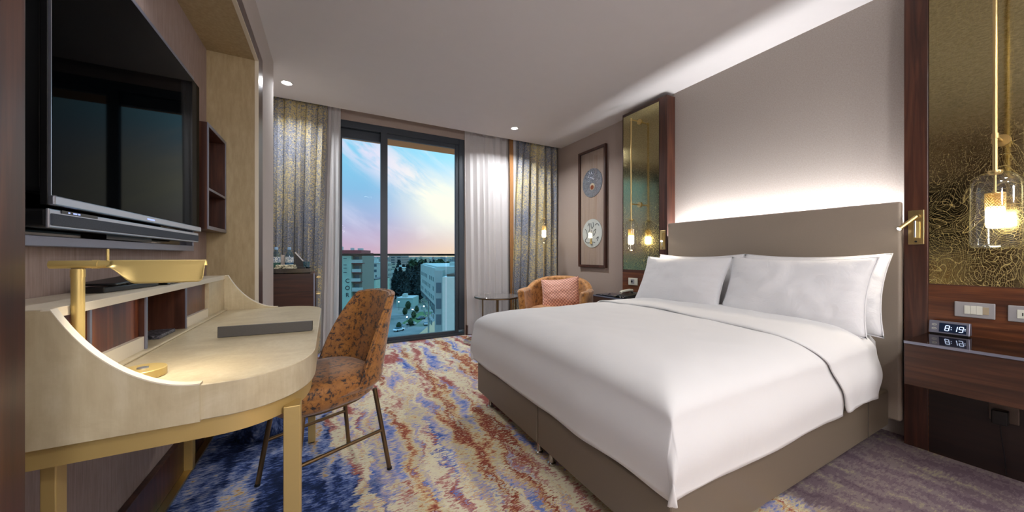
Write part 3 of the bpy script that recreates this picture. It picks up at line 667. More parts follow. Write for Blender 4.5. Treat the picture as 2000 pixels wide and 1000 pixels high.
# local frame: +x is where the sitter looks
def shell_pt(u, v):
    """u across 0..1 (right arm -> back -> left arm), v bottom..top"""
    th_ = (u - 0.5) * 2 * math.radians(112); s_ = abs(u - 0.5) * 2
    q_ = min(1.0, max(0.0, (s_ - 0.37) / 0.30)); top = 0.868 - 0.018 * min(1, s_ / 0.37) ** 2 - 0.385 * (0.35 * q_ ** 0.8 + 0.65 * q_ ** 1.5)
    if s_ > 0.67: top -= (s_ - 0.67) * 0.10
    zb = 0.405; z_ = zb + (top - zb) * v; h_ = (z_ - zb)
    e = 2.9
    cx_, sy_ = -math.cos(th_), math.sin(th_)
    rx = 0.215 + 0.17 * h_ + 0.10 * h_ * h_; ry = 0.226 + 0.04 * h_ - 0.09 * max(0, h_ - 0.12) ** 1.4
    k = (abs(cx_) ** e + abs(sy_) ** e) ** (-1 / e)
    taper = 1.0
    rb = min(1.0, 0.80 + h_ / 0.05 * 0.20)
    x_ = cx_ * k * rx * rb; y_ = sy_ * k * ry * rb
    return Vector((x_ + 0.0, y_, z_))
b = bm_(); NU, NV = 56, 22
g_out = [[shell_pt(i / NU, j / NV) for j in range(NV + 1)] for i in range(NU + 1)]
cen = Vector((0.02, 0, 0))
def inner(p, i, j):
    d_ = Vector((p.x - 0.02, p.y, 0)); d_.normalize(); tt = 0.030 + 0.012 * (1 - j / NV)
    return p - d_ * tt + Vector((0, 0, -0.004 if j == NV else 0))
vo = [[b.verts.new(p) for p in r_] for r_ in g_out]; vi = [[b.verts.new(inner(p, i, j)) for j, p in enumerate(r_)] for i, r_ in enumerate(g_out)]
for i in range(NU):
    for j in range(NV):
        b.faces.new((vo[i][j], vo[i][j + 1], vo[i + 1][j + 1], vo[i + 1][j])); b.faces.new((vi[i][j], vi[i + 1][j], vi[i + 1][j + 1], vi[i][j + 1]))
    b.faces.new((vo[i][NV], vi[i][NV], vi[i + 1][NV], vo[i + 1][NV])); b.faces.new((vo[i][0], vo[i + 1][0], vi[i + 1][0], vi[i][0]))
for i in (0, NU):
    for j in range(NV):
        q = (vo[i][j], vi[i][j], vi[i][j + 1], vo[i][j + 1]); b.faces.new(q if i == 0 else q[::-1])
bmesh.ops.recalc_face_normals(b, faces=b.faces[:])
obj('backrest', b, 'orange', ch, smooth=True, bev=0.009, seg=3, local=True, ang=70)
def loft(bm, rings, n=48, e=3.2):
    """rings: (cx, cy, rx, ry, z) superellipse rings bottom to top, capped with fans"""
    R = []
    for (cx, cy_, rx, ry, z_) in rings:
        row = []
        for k in range(n):
            a = 2 * PI * k / n; c_, s_ = math.cos(a), math.sin(a); q = (abs(c_) ** e + abs(s_) ** e) ** (-1 / e)
            row.append(bm.verts.new((cx + c_ * q * rx, cy_ + s_ * q * ry, z_)))
        R.append(row)
    for a_, b_ in zip(R, R[1:]):
        for k in range(n): bm.faces.new((a_[k], a_[(k + 1) % n], b_[(k + 1) % n], b_[k]))
    bm.faces.new(R[0][::-1]); bm.faces.new(R[-1]); return bm
rg = [(0.035, 0, 0.15, 0.15, 0.388), (0.035, 0, 0.20, 0.185, 0.393), (0.035, 0, 0.222, 0.206, 0.412), (0.04, 0, 0.235, 0.212, 0.445), (0.042, 0, 0.238, 0.212, 0.475), (0.040, 0, 0.230, 0.205, 0.500), (0.035, 0, 0.205, 0.180, 0.516), (0.03, 0, 0.14, 0.12, 0.524), (0.03, 0, 0.06, 0.05, 0.526)]
obj('seat', loft(bm_(), rg, 56, 3.0), 'orange', ch, smooth=True, local=True, ang=180)
b = bm_(); ring = [Vector((p.x, p.y, p.z + 0.001)) for p in [((g_out[i][NV] + inner(g_out[i][NV], i, NV)) / 2) for i in range(NU + 1)]]
tube(b, ring, 0.0035, 8); obj('piping', b, 'orange', ch, smooth=True, local=True)
ft = {'bn': (-0.215, 0.192), 'bf': (-0.215, -0.192), 'fn': (0.215, 0.186), 'ff': (0.215, -0.186)}
def legpt(k, z_):
    fx, fy = ft[k]; tp = (fx * 0.74, fy * 0.80); s_ = z_ / 0.40
    return (fx + (tp[0] - fx) * s_, fy + (tp[1] - fy) * s_, z_)
for k in ft:
    lg = obj('leg', tube(bm_(), [legpt(k, 0.004), legpt(k, 0.405)], 0.0105, 14), 'bronze', ch, smooth=True, local=True)
    obj('foot_cap', tube(bm_(), [legpt(k, 0.0), legpt(k, 0.012)], 0.0115, 14), 'rubber', lg, local=True)
for (a_, b_) in (('bn', 'fn'), ('bf', 'ff')):
    obj('stretcher', tube(bm_(), [legpt(a_, 0.20), legpt(b_, 0.20)], 0.008, 12), 'bronze', ch, smooth=True, local=True)
obj('under_frame', loft(bm_(), [(0.02, 0, 0.17, 0.155, 0.372), (0.02, 0, 0.175, 0.16, 0.392)], 40, 3), 'bronze', ch, local=True)

# ------------------------------------------------------------------ bed
BY0, BY1, BX0, BX1, BZ0, BZ1 = 0.700, 2.270, 0.935, 2.803, 0.085, 0.290
bd = thing('bed', 'wide bed base upholstered in taupe leather on chrome feet', 'bed', (1.88, 1.48, 0))
YS = 1.475
for (ya, yb) in ((BY0, YS - 0.002), (YS + 0.002, BY1)):
    bs_ = obj('base_section', B((BX0, ya, BZ0), (BX1, yb, BZ1)), 'leather', bd, bev=0.012, seg=3)
    s_ = [(BX0 + 0.004, ya + 0.004 if ya == BY0 else ya + 0.003, BZ1 - 0.006), (BX1, ya + 0.004, BZ1 - 0.006)]
    for fx in (BX0 + 0.05, BX1 - 0.13):
        for fy in ((ya + 0.10), (yb - 0.055) if ya == BY0 else (yb - 0.115)):
            if ya != BY0: fy = ya + 0.055 if fy == ya + 0.10 else fy
            b = bm_(); lathe(b, [(0, 0.0), (0.021, 0.0), (0.021, 0.012), (0.015, 0.018), (0.013, 0.05), (0.018, 0.078), (0.018, BZ0 + 0.004), (0, BZ0 + 0.004)], (fx, fy, 0), 20)
            obj('foot', b, 'chrome', bs_, smooth=True)
# seams on the long side of the base
for sx in (2.50,): obj('seam', B((sx - 0.0015, BY0 - 0.0012, BZ0 + 0.01), (sx + 0.0015, BY0 + 0.002, BZ1 - 0.008)), 'folder', bd)
hb = tag(obj('headboard', B((2.806, 0.655, 0.12), (2.848, 2.140, 1.352)), 'leather_head', bev=0.012, seg=4), 'wide taupe leather headboard fixed to the wall behind the pillows', 'headboard')

def drape_fn(x_foot, x_head, yn, yf, ztop, zlow, ax=0.26, ay=0.24, hb_=0.13, crown=0.03, bulge=0.018, seed=0, foot=True):
    """returns f(p, q): p runs foot bottom -> top -> head, q near bottom -> top -> far bottom (both 0..1)"""
    drop = ztop - zlow
    def side(d_, a):     # d_: distance along the sheet from the edge centre; returns (inset, dz)
        pass
    def prof(s_, a, hbv):
        """s_ 0 at the hem, 1 where the flat top begins: (offset inward, z drop)"""
        if s_ < 0.5:
            k = s_ / 0.5; dz = drop - (drop - hbv) * k; return (-bulge * math.sin(PI * k) ** 2, dz)
        k = (s_ - 0.5) / 0.5; an = k * PI / 2
        return (a * (1 - math.cos(an)), hbv * (1 - math.sin(an)) ** 1.0)
    def f(p, q):
        e = 0.30
        if q < e: iy, dy = prof(q / e, ay, hb_); y_ = yn + iy
        elif q > 1 - e: iy, dy = prof((1 - q) / e, ay, hb_); y_ = yf - iy
        else: k = (q - e) / (1 - 2 * e); y_ = yn + ay + (yf - yn - 2 * ay) * k; dy = 0
        if foot and p < e: ix, dx = prof(p / e, ax, hb_); x_ = x_foot + ix
        else:
            k = (p - e) / (1 - e) if foot else p; xs = x_foot + (ax if foot else 0); x_ = xs + (x_head - xs) * k; dx = 0
        nn = 3.0; dz = (dx ** nn + dy ** nn) ** (1 / nn)
        lim = drop; dz = min(dz, lim) if max(dx, dy) < lim - 1e-6 else lim
        yc = (yn + yf) / 2; cr = crown * (1 - ((y_ - yc) / ((yf - yn) / 2)) ** 2)
        wr = 0.006 * fn3(x_ * 3.5 + seed, y_ * 3.5, dz * 4) + 0.004 * fn3(x_ * 9, y_ * 9 + seed, dz * 7)
        hem = dz / drop
        out = 0.010 * fn3(x_ * 5, y_ * 5, 3.3 + seed) * hem
        zz = ztop - dz + cr * (1 - hem) + wr * (1 - 0.6 * hem)
        if hem > 0.97: zz += 0.012 * fn3(x_ * 4.2, y_ * 4.2, 8 + seed)
        if dy > 0.02: y_ += (-1 if q < 0.5 else 1) * out
        if dx > 0.02: x_ -= out
        return (x_, y_, zz)
    return f
mt = thing('mattress', 'white sheeted mattress on the bed base, showing below the pillows', 'mattress', (1.9, 1.48, BZ1))
b = bm_(); loft(b, [(1.88, 1.483, 0.90, 0.755, 0.292), (1.88, 1.483, 0.915, 0.770, 0.32), (1.88, 1.483, 0.920, 0.776, 0.45), (1.88, 1.483, 0.915, 0.770, 0.57), (1.88, 1.483, 0.895, 0.745, 0.615), (1.88, 1.483, 0.84, 0.69, 0.630), (1.88, 1.483, 0.5, 0.4, 0.634)], 120, 14)
obj('fitted_sheet', b, 'linen', mt, smooth=True, ang=180)
b = bm_(); f_ = drape_fn(0.915, 2.11, 0.683, 2.287, 0.655, 0.303, ax=0.22, ay=0.20, hb_=0.095, crown=0.028, seed=2)
grid(b, 110, 120, f_); tag(obj('duvet', b, 'linen', smooth=True, solid=0.006, ang=180), 'smooth white duvet covering the foot and middle of the bed', 'duvet')
# turned-back sheet band
b = bm_(); f2 = drape_fn(2.00, 2.50, 0.676, 2.294, 0.652, 0.318, ay=0.20, hb_=0.095, crown=0.030, seed=5, foot=False)
def band(u, v):
    if u < 0.10: k = u / 0.10; p_ = Vector(f2(0.0, v)); lift = math.sin(k * PI / 2); a_ = p_ + Vector((-0.014 * math.sin(k * PI), 0, 0)); n0 = 0.0015 + 0.0135 * lift
    elif u > 0.97: p_ = Vector(f2(1.0, v)); a_ = p_; n0 = 0.016 * (1 - (u - 0.97) / 0.03)
    else: a_ = Vector(f2((u - 0.10) / 0.87, v)); n0 = 0.016 + 0.003 * fn3(u * 5, v * 9)
    e = 0.3
    wgt = min(1, max(0, (v if v < 0.5 else 1 - v) / e)); sy = -1 if v < 0.5 else 1
    # near edge of the band drifts towards the head low on the side
    dx = 0.16 * (1 - min(1, u * 1.2)) * (1 - wgt) ** 1.5 - 0.12 * (1 - min(1, u * 1.1)) * max(0, math.sin(PI * min(1, v / 0.55))) * (v < 0.55)
    return (a_.x + dx * 0.9, a_.y + sy * n0 * (1 - wgt) * 0.8, a_.z + n0 * wgt)
grid(b, 40, 120, band); tag(obj('top_sheet', b, 'linen', smooth=True, solid=0.004, ang=180), 'white sheet folded back over the duvet in front of the pillows', 'sheet')

def pillow(W, H, T, seed):
    b = bm_(); N = 36
    def f(sg):
        def g(u, v):
            a, c_ = 2 * u - 1, 2 * v - 1
            px_ = W / 2 * a * (1 - 0.07 * (1 - c_ * c_)); py_ = H / 2 * c_ * (1 - 0.11 * (1 - a * a))
            th_ = (max(0, 1 - abs(a) ** 2.6) ** 0.55) * (max(0, 1 - abs(c_) ** 2.4) ** 0.60)
            wr = 0.16 * fn3(a * 2.2 + seed, c_ * 2.2, sg) + 0.06 * fn3(a * 6 + seed, c_ * 3, sg + 3)
            cr = 0.22 * abs(a) ** 3 * fn3(a * 3 + seed, c_ * 9, sg * 2)
            return (px_, sg * T / 2 * th_ * (1 + wr + cr), py_ )
        return g
    A = grid(b, N, N, f(1)); Bv = grid(b, N, N, f(-1))
    bmesh.ops.remove_doubles(b, verts=b.verts[:], dist=0.0006); bmesh.ops.recalc_face_normals(b, faces=b.faces[:])
    # flat flange seam round the edge
    pts = []
    for (fa, fb) in [(i / 24, 0) for i in range(24)] + [(1, i / 24) for i in range(24)] + [(1 - i / 24, 1) for i in range(24)] + [(0, 1 - i / 24) for i in range(24)]:
        p_ = f(1)(fa, fb); pts.append(Vector((p_[0], 0, p_[2])))
    return b, pts
def put_pillow(label, c, W, H, T, lean, rz, seed, roll=0):
    b, pts = pillow(W, H, T, seed)
    o = obj('pillow', b, 'pillow', smooth=True, ang=180); tag(o, label, 'pillow', 'bed pillows')
    # local: x width, y thickness, z height -> width along world y, facing -x, leaning back
    o.matrix_basis = Matrix.Translation(c) @ Matrix.Rotation(rz, 4, 'Z') @ Matrix.Rotation(lean, 4, 'Y') @ Matrix.Rotation(-PI / 2, 4, 'Z') @ Matrix.Rotation(roll, 4, 'Y')
    sb_ = bm_(); tube(sb_, pts + [pts[0]], 0.0035, 6, close=False); obj('piped_edge', sb_, 'pillow', o, smooth=True, local=True)
    return o
put_pillow('white pillow leaning on the headboard nearest the clock, behind the front one', (2.675, 1.050, 0.834), 0.76, 0.47, 0.15, math.radians(16), 0, 3)
put_pillow('white pillow against the headboard on the far side, mostly hidden by the front one', (2.675, 1.800, 0.834), 0.74, 0.47, 0.15, math.radians(16), 0, 9)
put_pillow('white front pillow on the side of the bed nearest the clock', (2.505, 1.060, 0.832), 0.75, 0.46, 0.17, math.radians(25), 0.03, 5)
put_pillow('white front pillow on the far side of the bed beside the tall mirror', (2.505, 1.815, 0.832), 0.77, 0.46, 0.17, math.radians(25), -0.02, 7)

# ------------------------------------------------------------------ nightstands
M['ns_top'] = mat('glossy_dark_top', '#1d1512', 0.05, spec=0.6)
NX0, NZ0, NZ1 = 2.413, 0.438, 0.645
def nightstand(ya, yb, label):
    ns = thing('nightstand', label, 'nightstand', ((NX0 + XP) / 2, (ya + yb) / 2, NZ0), 0, 'wall-hung nightstands')
    obj('cabinet', B((NX0 + 0.016, ya, NZ0), (XP - 0.001, yb, NZ1 - 0.010)), 'walnut_dark', ns, bev=0.002)
    obj('drawer_front', B((NX0, ya + 0.0005, NZ0 + 0.002), (NX0 + 0.016, yb - 0.0005, NZ1 - 0.012)), 'walnut_h' if False else 'walnut_dark', ns, bev=0.002)
    obj('glass_top', B((NX0 + 0.004, ya, NZ1 - 0.009), (XP - 0.001, yb, NZ1)), 'ns_top', ns)
    obj('edge_strip', B((NX0 - 0.003, ya, NZ1 - 0.011), (NX0 + 0.004, yb, NZ1 + 0.0005)), 'alu', ns)
nightstand(0.06, 0.553, 'wall-hung dark walnut nightstand with a glossy top, carrying the digital clock')
nightstand(2.305, 2.726, 'dark wall-hung nightstand beyond the bed, beside the orange armchair')

ck = thing('alarm_clock', 'silver digital alarm clock reading 8:19 on the glossy nightstand', 'clock', (2.79, 0.49, NZ1), 0)
cy0, cy1 = 0.418, 0.548
b = bm_(); prism(b, [(2.770, NZ1 + 0.006), (2.82, NZ1 + 0.006), (2.812, NZ1 + 0.066), (2.784, NZ1 + 0.068)], 'y', cy0, cy1); body_ = obj('body', b, 'alu', ck, bev=0.002)
obj('base', B((2.772, cy0 + 0.004, NZ1), (2.82, cy1 - 0.004, NZ1 + 0.007)), 'black', ck)
tl = math.atan2(0.014, 0.062)   # backward tilt of the face
def face(y_, zf, off=0.0006):
    return Vector((2.770 + 0.014 * zf - off, y_, NZ1 + 0.006 + 0.062 * zf))
b = bm_(); q = [face(cy0 + 0.010, 0.12), face(cy0 + 0.010, 0.84), face(cy1 - 0.034, 0.84), face(cy1 - 0.034, 0.12)]; b.faces.new([b.verts.new(p) for p in q]); obj('display', b, 'screen', ck, solid=0.0006)
rotm = Matrix(((0, -math.sin(-tl) * 1, 0, 0), (-1, 0, 0, 0), (0, math.cos(tl), 0, 0), (0, 0, 0, 1)))
def face_m(y_, zf, off):
    p = face(y_, zf, off); ux = Vector((0, -1, 0)); uy = Vector((0.014, 0, 0.062)).normalized(); uz = ux.cross(uy)
    return Matrix((ux.to_4d(), uy.to_4d(), uz.to_4d(), (0, 0, 0, 0))).transposed() @ Matrix.Identity(4) if False else Matrix(((ux.x, uy.x, uz.x, p.x), (ux.y, uy.y, uz.y, p.y), (ux.z, uy.z, uz.z, p.z), (0, 0, 0, 1)))
# seven-segment digits 8 : 1 9, each a lit mesh
SEG = {'8': 'abcdefg', '1': 'bc', '9': 'abcdfg'}
def digit(ch_, yc, zc=0.46, wd=0.0125, hg=0.026, st=0.0028):
    b = bm_(); mm = face_m(yc, zc, 0.0016)
    S = {'a': (0, hg / 2, 1), 'g': (0, 0, 1), 'd': (0, -hg / 2, 1), 'f': (-wd / 2, hg / 4, 0), 'b': (wd / 2, hg / 4, 0), 'e': (-wd / 2, -hg / 4, 0), 'c': (wd / 2, -hg / 4, 0)}
    for s_ in SEG[ch_]:
        cx, cy_, hor = S[s_]; hw, hh = (wd / 2 - 0.0006, st / 2) if hor else (st / 2, hg / 4 - 0.0006)
        sk = 0.12
        v = [b.verts.new(mm @ Vector((cx + a * hw + sk * (cy_ + c_ * hh), cy_ + c_ * hh, 0))) for a, c_ in ((-1, -1), (1, -1), (1, 1), (-1, 1))]; b.faces.new(v)
    return b
for ch_, yc in (('8', 0.4875), ('1', 0.4630), ('9', 0.4440)): obj('digit', digit(ch_, yc), 'digit', ck)
b = bm_(); mm = face_m(0.4745, 0.46, 0.0016)
for zz in (0.005, -0.005): b.faces.new([b.verts.new(mm @ Vector((a * 0.0014, zz + c_ * 0.0014, 0))) for a, c_ in ((-1, -1), (1, -1), (1, 1), (-1, 1))])
obj('colon', b, 'digit', ck)
b = bm_(); mm = face_m(0.432, 0.46, 0.0016)
for zz in (0.004, -0.003): b.faces.new([b.verts.new(mm @ Vector((a * 0.0018, zz + c_ * 0.0012, 0))) for a, c_ in ((-1, -1), (1, -1), (1, 1), (-1, 1))])
obj('second_mark', b, 'digit', ck)
for zf, lbl in ((0.66, 1), (0.34, 2)):
    b = bm_(); mm = face_m(cy1 - 0.018, zf, 0.0012); tube(b, [mm @ Vector((0.0075 * math.cos(2 * PI * k / 16), 0.0045 * math.sin(2 * PI * k / 16) , 0)) for k in range(17)], 0.0009, 5, close=False); obj('button', b, 'white_plastic', ck)
text('button_mark', 'z z', 0.007, 'white_plastic', ck, face_m(cy1 - 0.018, 0.66, 0.0014), 0.0001)
text('alarm_mark', 'II', 0.007, 'white_plastic', ck, face_m(cy1 - 0.018, 0.34, 0.0014), 0.0001)

def plate(label, name, yc, zc, W, H, mods, x=XP, fm='plate_grey'):
    o = thing(name, label, 'switch' if 'switch' in name else 'socket', (x, yc, zc))
    obj('frame', B((x - 0.009, yc - W / 2, zc - H / 2), (x - 0.0005, yc + W / 2, zc + H / 2)), fm, o, bev=0.003, seg=2)
    return o
sw = plate('grey-framed row of cream light switches on the walnut panel above the clock', 'light_switch', 0.412, 0.778, 0.122, 0.076, 4)
for k in range(4):
    yy = 0.412 + 0.030 - k * 0.0185
    if k < 3: obj('rocker', B((XP - 0.0125, yy - 0.0176, 0.757), (XP - 0.009, yy, 0.799)), 'white_plastic', sw, bev=0.0012)
    else: obj('blank_insert', B((XP - 0.0105, yy - 0.0176, 0.760), (XP - 0.009, yy, 0.796)), mat('beige_insert', '#a89a80', 0.6), sw, bev=0.001)
s2 = plate('grey-framed usb charging socket at the right edge, next to the light switches', 'wall_socket', 0.262, 0.778, 0.110, 0.076, 1)
obj('insert', B((XP - 0.0112, 0.235, 0.758), (XP - 0.009, 0.292, 0.798)), 'white_plastic', s2, bev=0.001)
obj('port', B((XP - 0.0118, 0.2755, 0.770), (XP - 0.0110, 0.2785, 0.785)), 'black', s2)
s3 = plate('low grey wall socket with a black adapter below the nightstand', 'wall_socket', 0.328, 0.300, 0.084, 0.084, 1, fm=mat('brown_socket', '#5a4c42', 0.4))
ad = thing('power_adapter', 'black power adapter plugged into the low wall socket', 'adapter', (XP - 0.03, 0.335, 0.29))
obj('body', B((XP - 0.052, 0.312, 0.252), (XP - 0.010, 0.358, 0.318)), 'black', ad, bev=0.004)
obj('cable', tube(bm_(), [(XP - 0.03, 0.335, 0.253), (XP - 0.028, 0.333, 0.20), (XP - 0.015, 0.325, 0.10), (XP - 0.012, 0.32, 0.012)], 0.002, 8), 'black', ad, smooth=True)
s4 = plate('small white wall socket below the tall mirror beyond the bed', 'wall_socket', 2.575, 0.775, 0.125, 0.075, 1, fm='white_plastic')
obj('insert', B((XP - 0.0105, 2.556, 0.752), (XP - 0.009, 2.602, 0.798)), 'plate_grey', s4, bev=0.001)
b = bm_(); tube(b, [(XP - 0.0115, 2.588, 0.775), (XP - 0.0100, 2.588, 0.775)], 0.012, 16); obj('button', b, 'black', s4)

# things on the far nightstand
bk = thing('guest_folder', 'black folder in a crinkled clear sleeve on the nightstand beyond the bed', 'folder', (2.60, 2.55, NZ1))
b = bm_(); grid(b, 16, 12, lambda u, v: (2.43 + 0.30 * u, 2.452 + 0.255 * v, NZ1 + 0.006 + 0.012 * abs(fn3(u * 3, v * 3, 2)) + 0.012 * math.sin(PI * u) * math.sin(PI * v)))
obj('clear_sleeve', b, mat('glossy_film', '#3a3742', 0.12, spec=0.8), bk, smooth=True, solid=0.002, ang=180)
obj('folder_body', B((2.435, 2.455, NZ1), (2.725, 2.705, NZ1 + 0.006)), 'black', bk)
tp = thing('telephone', 'dark bedside telephone with a curled cord beside the far pillow', 'telephone', (2.55, 2.34, NZ1))
obj('body', prism(bm_(), [(2.46, NZ1), (2.66, NZ1), (2.66, NZ1 + 0.045), (2.46, NZ1 + 0.022)], 'y', 2.312, 2.44), 'black', tp, bev=0.004)
obj('handset', tube(bm_(), [(2.48, 2.415, NZ1 + 0.045), (2.50, 2.415, NZ1 + 0.055), (2.60, 2.415, NZ1 + 0.065), (2.64, 2.415, NZ1 + 0.058)], [0.016, 0.013, 0.013, 0.016], 14), 'white_plastic', tp, smooth=True, label='pale handset')
b = bm_(); tube(b, [(2.46 - 0.02 * math.sin(k / 6), 2.33 + 0.004 * k, NZ1 + 0.012 + 0.007 * math.sin(k * 1.1)) for k in range(28)], 0.0025, 6); obj('cord', b, 'chrome', tp, smooth=True)

# ------------------------------------------------------------------ pendant wall lamps
def pendant_shade(parent, x, y, zt, zb, r):
    b = bm_(); H = zt - zb
    prof = [(0.016, zt), (r * 0.55, zt - 0.006), (r * 0.82, zt - 0.022), (r * 0.96, zt - 0.048), (r, zt - 0.08), (r, zb + 0.02), (r * 0.96, zb + 0.004), (r * 0.86, zb), (r * 0.80, zb + 0.004)]
    lathe(b, prof, (x, y, 0), 40, cap=False); g = obj('glass_shade', b, 'clear', parent, smooth=True, ang=180)
    b = bm_(); lathe(b, [(r * 0.86, zb - 0.001), (r * 0.98, zb + 0.004), (r * 0.86, zb + 0.009)], (x, y, 0), 40, cap=False); obj('thick_rim', b, 'clear', g, smooth=True)
    b = bm_(); lathe(b, [(0, zt + 0.006), (0.020, zt + 0.006), (0.022, zt - 0.004), (0.018, zt - 0.014), (0, zt - 0.014)], (x, y, 0), 24); obj('cap', b, 'brass', parent, smooth=True)
    obj('stem', tube(bm_(), [(x, y, zt - 0.012), (x, y, zt - 0.10)], 0.004, 10), 'brass', parent, smooth=True)
    # perforated brass sleeve: a lattice of holes cut as real geometry
    zs0, zs1, rs = zt - 0.10, zt - 0.245, 0.029
    b = bm_(); n, m_ = 20, 11
    V = [[b.verts.new((x + rs * math.cos(2 * PI * (k + 0.5 * (j % 2)) / n), y + rs * math.sin(2 * PI * (k + 0.5 * (j % 2)) / n), zs0 - (zs0 - zs1) * 0.5 * j / m_)) for k in range(n)] for j in range(m_ + 1)]
    for j in range(m_):
        for k in range(n):
            a0_, a1_ = V[j][k], V[j][(k + 1) % n]
            if j % 2 == 0: b0_ = V[j + 1][k]; f1 = (a0_, a1_, b0_); f2_ = (a1_, V[j + 1][(k + 1) % n], b0_)
            else: b1_ = V[j + 1][(k + 1) % n]; f1 = (a0_, a1_, b1_); f2_ = (a0_, b1_, V[j + 1][k])
            b.faces.new(f1); b.faces.new(f2_)
    s_ = obj('perforated_sleeve', b, 'brass', parent)
    md = s_.modifiers.new('wire', 'WIREFRAME'); md.thickness = 0.0022; md.use_replace = True
    obj('sleeve_cap', tube(bm_(), [(x, y, zs0 - 0.001), (x, y, zs0 + 0.003)], rs, 24), 'brass', parent)
    b = bm_(); zmid = zs0 - (zs0 - zs1) * 0.42
    lathe(b, [(0, zmid), (0.025, zmid), (0.0275, zmid - 0.008), (0.0275, zs1 + 0.006), (0.023, zs1), (0, zs1)], (x, y, 0), 24); obj('bulb', b, 'bulb', parent, smooth=True)
def wall_pendant(y, zt, zb, ztop, zbr, label, r=0.060, xr=2.712, tops=True):
    p = thing('pendant_lamp', label, 'wall lamp', (xr, y, zb), 0, 'brass and glass pendant lamps')
    obj('rod', tube(bm_(), [(xr, y, zt), (xr, y, ztop)], 0.0075, 14), 'brass', p, smooth=True)
    for z_ in (ztop - 0.012, zbr):
        br = obj('bracket', tube(bm_(), [(xr, y, z_), (XP - 0.006, y, z_)], 0.006, 12), 'brass', p, smooth=True)
        obj('rose', tube(bm_(), [(XP - 0.006, y, z_), (XP + 0.003, y, z_)], 0.028, 24), 'brass', br, smooth=True)
        obj('collar', tube(bm_(), [(xr, y, z_ - 0.012), (xr, y, z_ + 0.012)], 0.011, 16), 'brass', br, smooth=True)
    pendant_shade(p, xr, y, zt, zb, r)
    return p
wall_pendant(2.495, 1.415, 1.098, 2.447, 1.575, 'brass rod lamp with a lit clear glass shade before the tall mirror beyond the bed')
wall_pendant(0.336, 1.435, 1.085, 2.447, 1.60, 'large brass rod lamp with a lit glass shade above the clock nightstand', r=0.073, xr=2.70)

def reading_light(y, z, label, tip):
    r_ = thing('reading_light', label, 'reading light', (XP, y, z), 0, 'brass headboard reading lights')
    obj('wall_plate', B((XP - 0.006, y - 0.029, z - 0.093), (XP - 0.0005, y + 0.029, z + 0.093)), 'brass', r_, bev=0.0015)
    p0 = Vector((XP - 0.014, y - 0.006, z + 0.062)); p1 = Vector(tip)
    obj('pivot', tube(bm_(), [(XP - 0.006, y - 0.006, z + 0.060), (XP - 0.024, y - 0.006, z + 0.060)], 0.010, 16), 'brass', r_, smooth=True)
    hd = obj('light_head', tube(bm_(), [p0, p1], 0.0095, 18), 'brass', r_, smooth=True)
    d_ = (p1 - p0).normalized(); obj('led_lens', tube(bm_(), [p1, p1 + d_ * 0.002], 0.0085, 16), 'led', hd)
    obj('cradle', B((XP - 0.012, y - 0.016, z - 0.060), (XP - 0.006, y + 0.010, z + 0.030)), 'brass_paint', r_, bev=0.002)
    obj('cradle_pin', tube(bm_(), [(XP - 0.014, y + 0.002, z - 0.055), (XP - 0.014, y + 0.002, z + 0.035)], 0.004, 10), 'steel', r_, smooth=True)
    obj('screw', tube(bm_(), [(XP - 0.006, y, z - 0.078), (XP - 0.009, y, z - 0.078)], 0.005, 12), 'chrome', r_)
    l_ = lamp('reading_light_beam', 'SPOT', tuple(p1 + d_ * 0.006), 6.5 * AMB, WARM, size=0.012, spot=2.0, blend=0.9)
    l_.rotation_euler = d_.to_track_quat('-Z', 'Y').to_euler()
    return r_
reading_light(0.6035, 1.204, 'brass reading light on the walnut post right of the headboard, its tip lit', (2.758, 0.650, 1.196))
reading_light(2.212, 1.200, 'brass reading light on the walnut post left of the headboard, glaring brightly', (2.752, 2.165, 1.185))

# ------------------------------------------------------------------ framed wall plates
af = thing('framed_artwork', 'tall walnut frame with two round decorated plates on the wall above the armchair', 'artwork', (2.985, 3.386, 0.9))
fy0, fy1, fz0, fz1 = 3.129, 3.643, 0.90, 2.42
b = bm_(); fw = 0.030
box(b, (2.962, fy0, fz0), (2.999, fy0 + fw, fz1)); box(b, (2.962, fy1 - fw, fz0), (2.999, fy1, fz1)); box(b, (2.962, fy0 + fw, fz0), (2.999, fy1 - fw, fz0 + fw)); box(b, (2.962, fy0 + fw, fz1 - fw), (2.999, fy1 - fw, fz1))
obj('frame', b, wood('frame_walnut', '#2d1a15', '#462a22', '#5c3a2e', 'z'), af, bev=0.002)
obj('backing', B((2.988, fy0 + fw, fz0 + fw), (2.998, fy1 - fw, fz1 - fw)), wood('pale_backing_wood', '#a38f80', '#b29e8f', '#c0ae9f', 'z', 0.6), af)
obj('glazing', B((2.970, fy0 + fw, fz0 + fw), (2.971, fy1 - fw, fz1 - fw)), 'glaze', af)
def plate_blue(t, b):
    p = t.pos(); n = t.noise(p, 26, 6, 0.7, 2.2)
    t.put(b.inputs['Base Color'], t.ramp(n, [(0.36, '#141a26'), (0.44, '#3c4860'), (0.48, '#c4cad0'), (0.52, '#2c3548'), (0.58, '#8a94a4'), (0.62, '#1c2434')]))
ac = 3.388
p1 = obj('round_plate', disc_x(bm_(), (2.988, ac, 1.985), 0.185, 0.008, 56), mat('blue_ornate_plate', None, 0.3, build=plate_blue), af, bev=0.002, label='dark blue ornate plate')
obj('centre_spot', disc_x(bm_(), (2.980, ac - 0.005, 1.925), 0.030, 0.003, 24), mat('amber_glaze', '#8a3c1c', 0.25), p1)
obj('pale_oval', disc_x(bm_(), (2.9802, ac - 0.005, 1.935), 0.046, 0.0015, 24), mat('cream_glaze', '#d8c8ac', 0.3), p1)
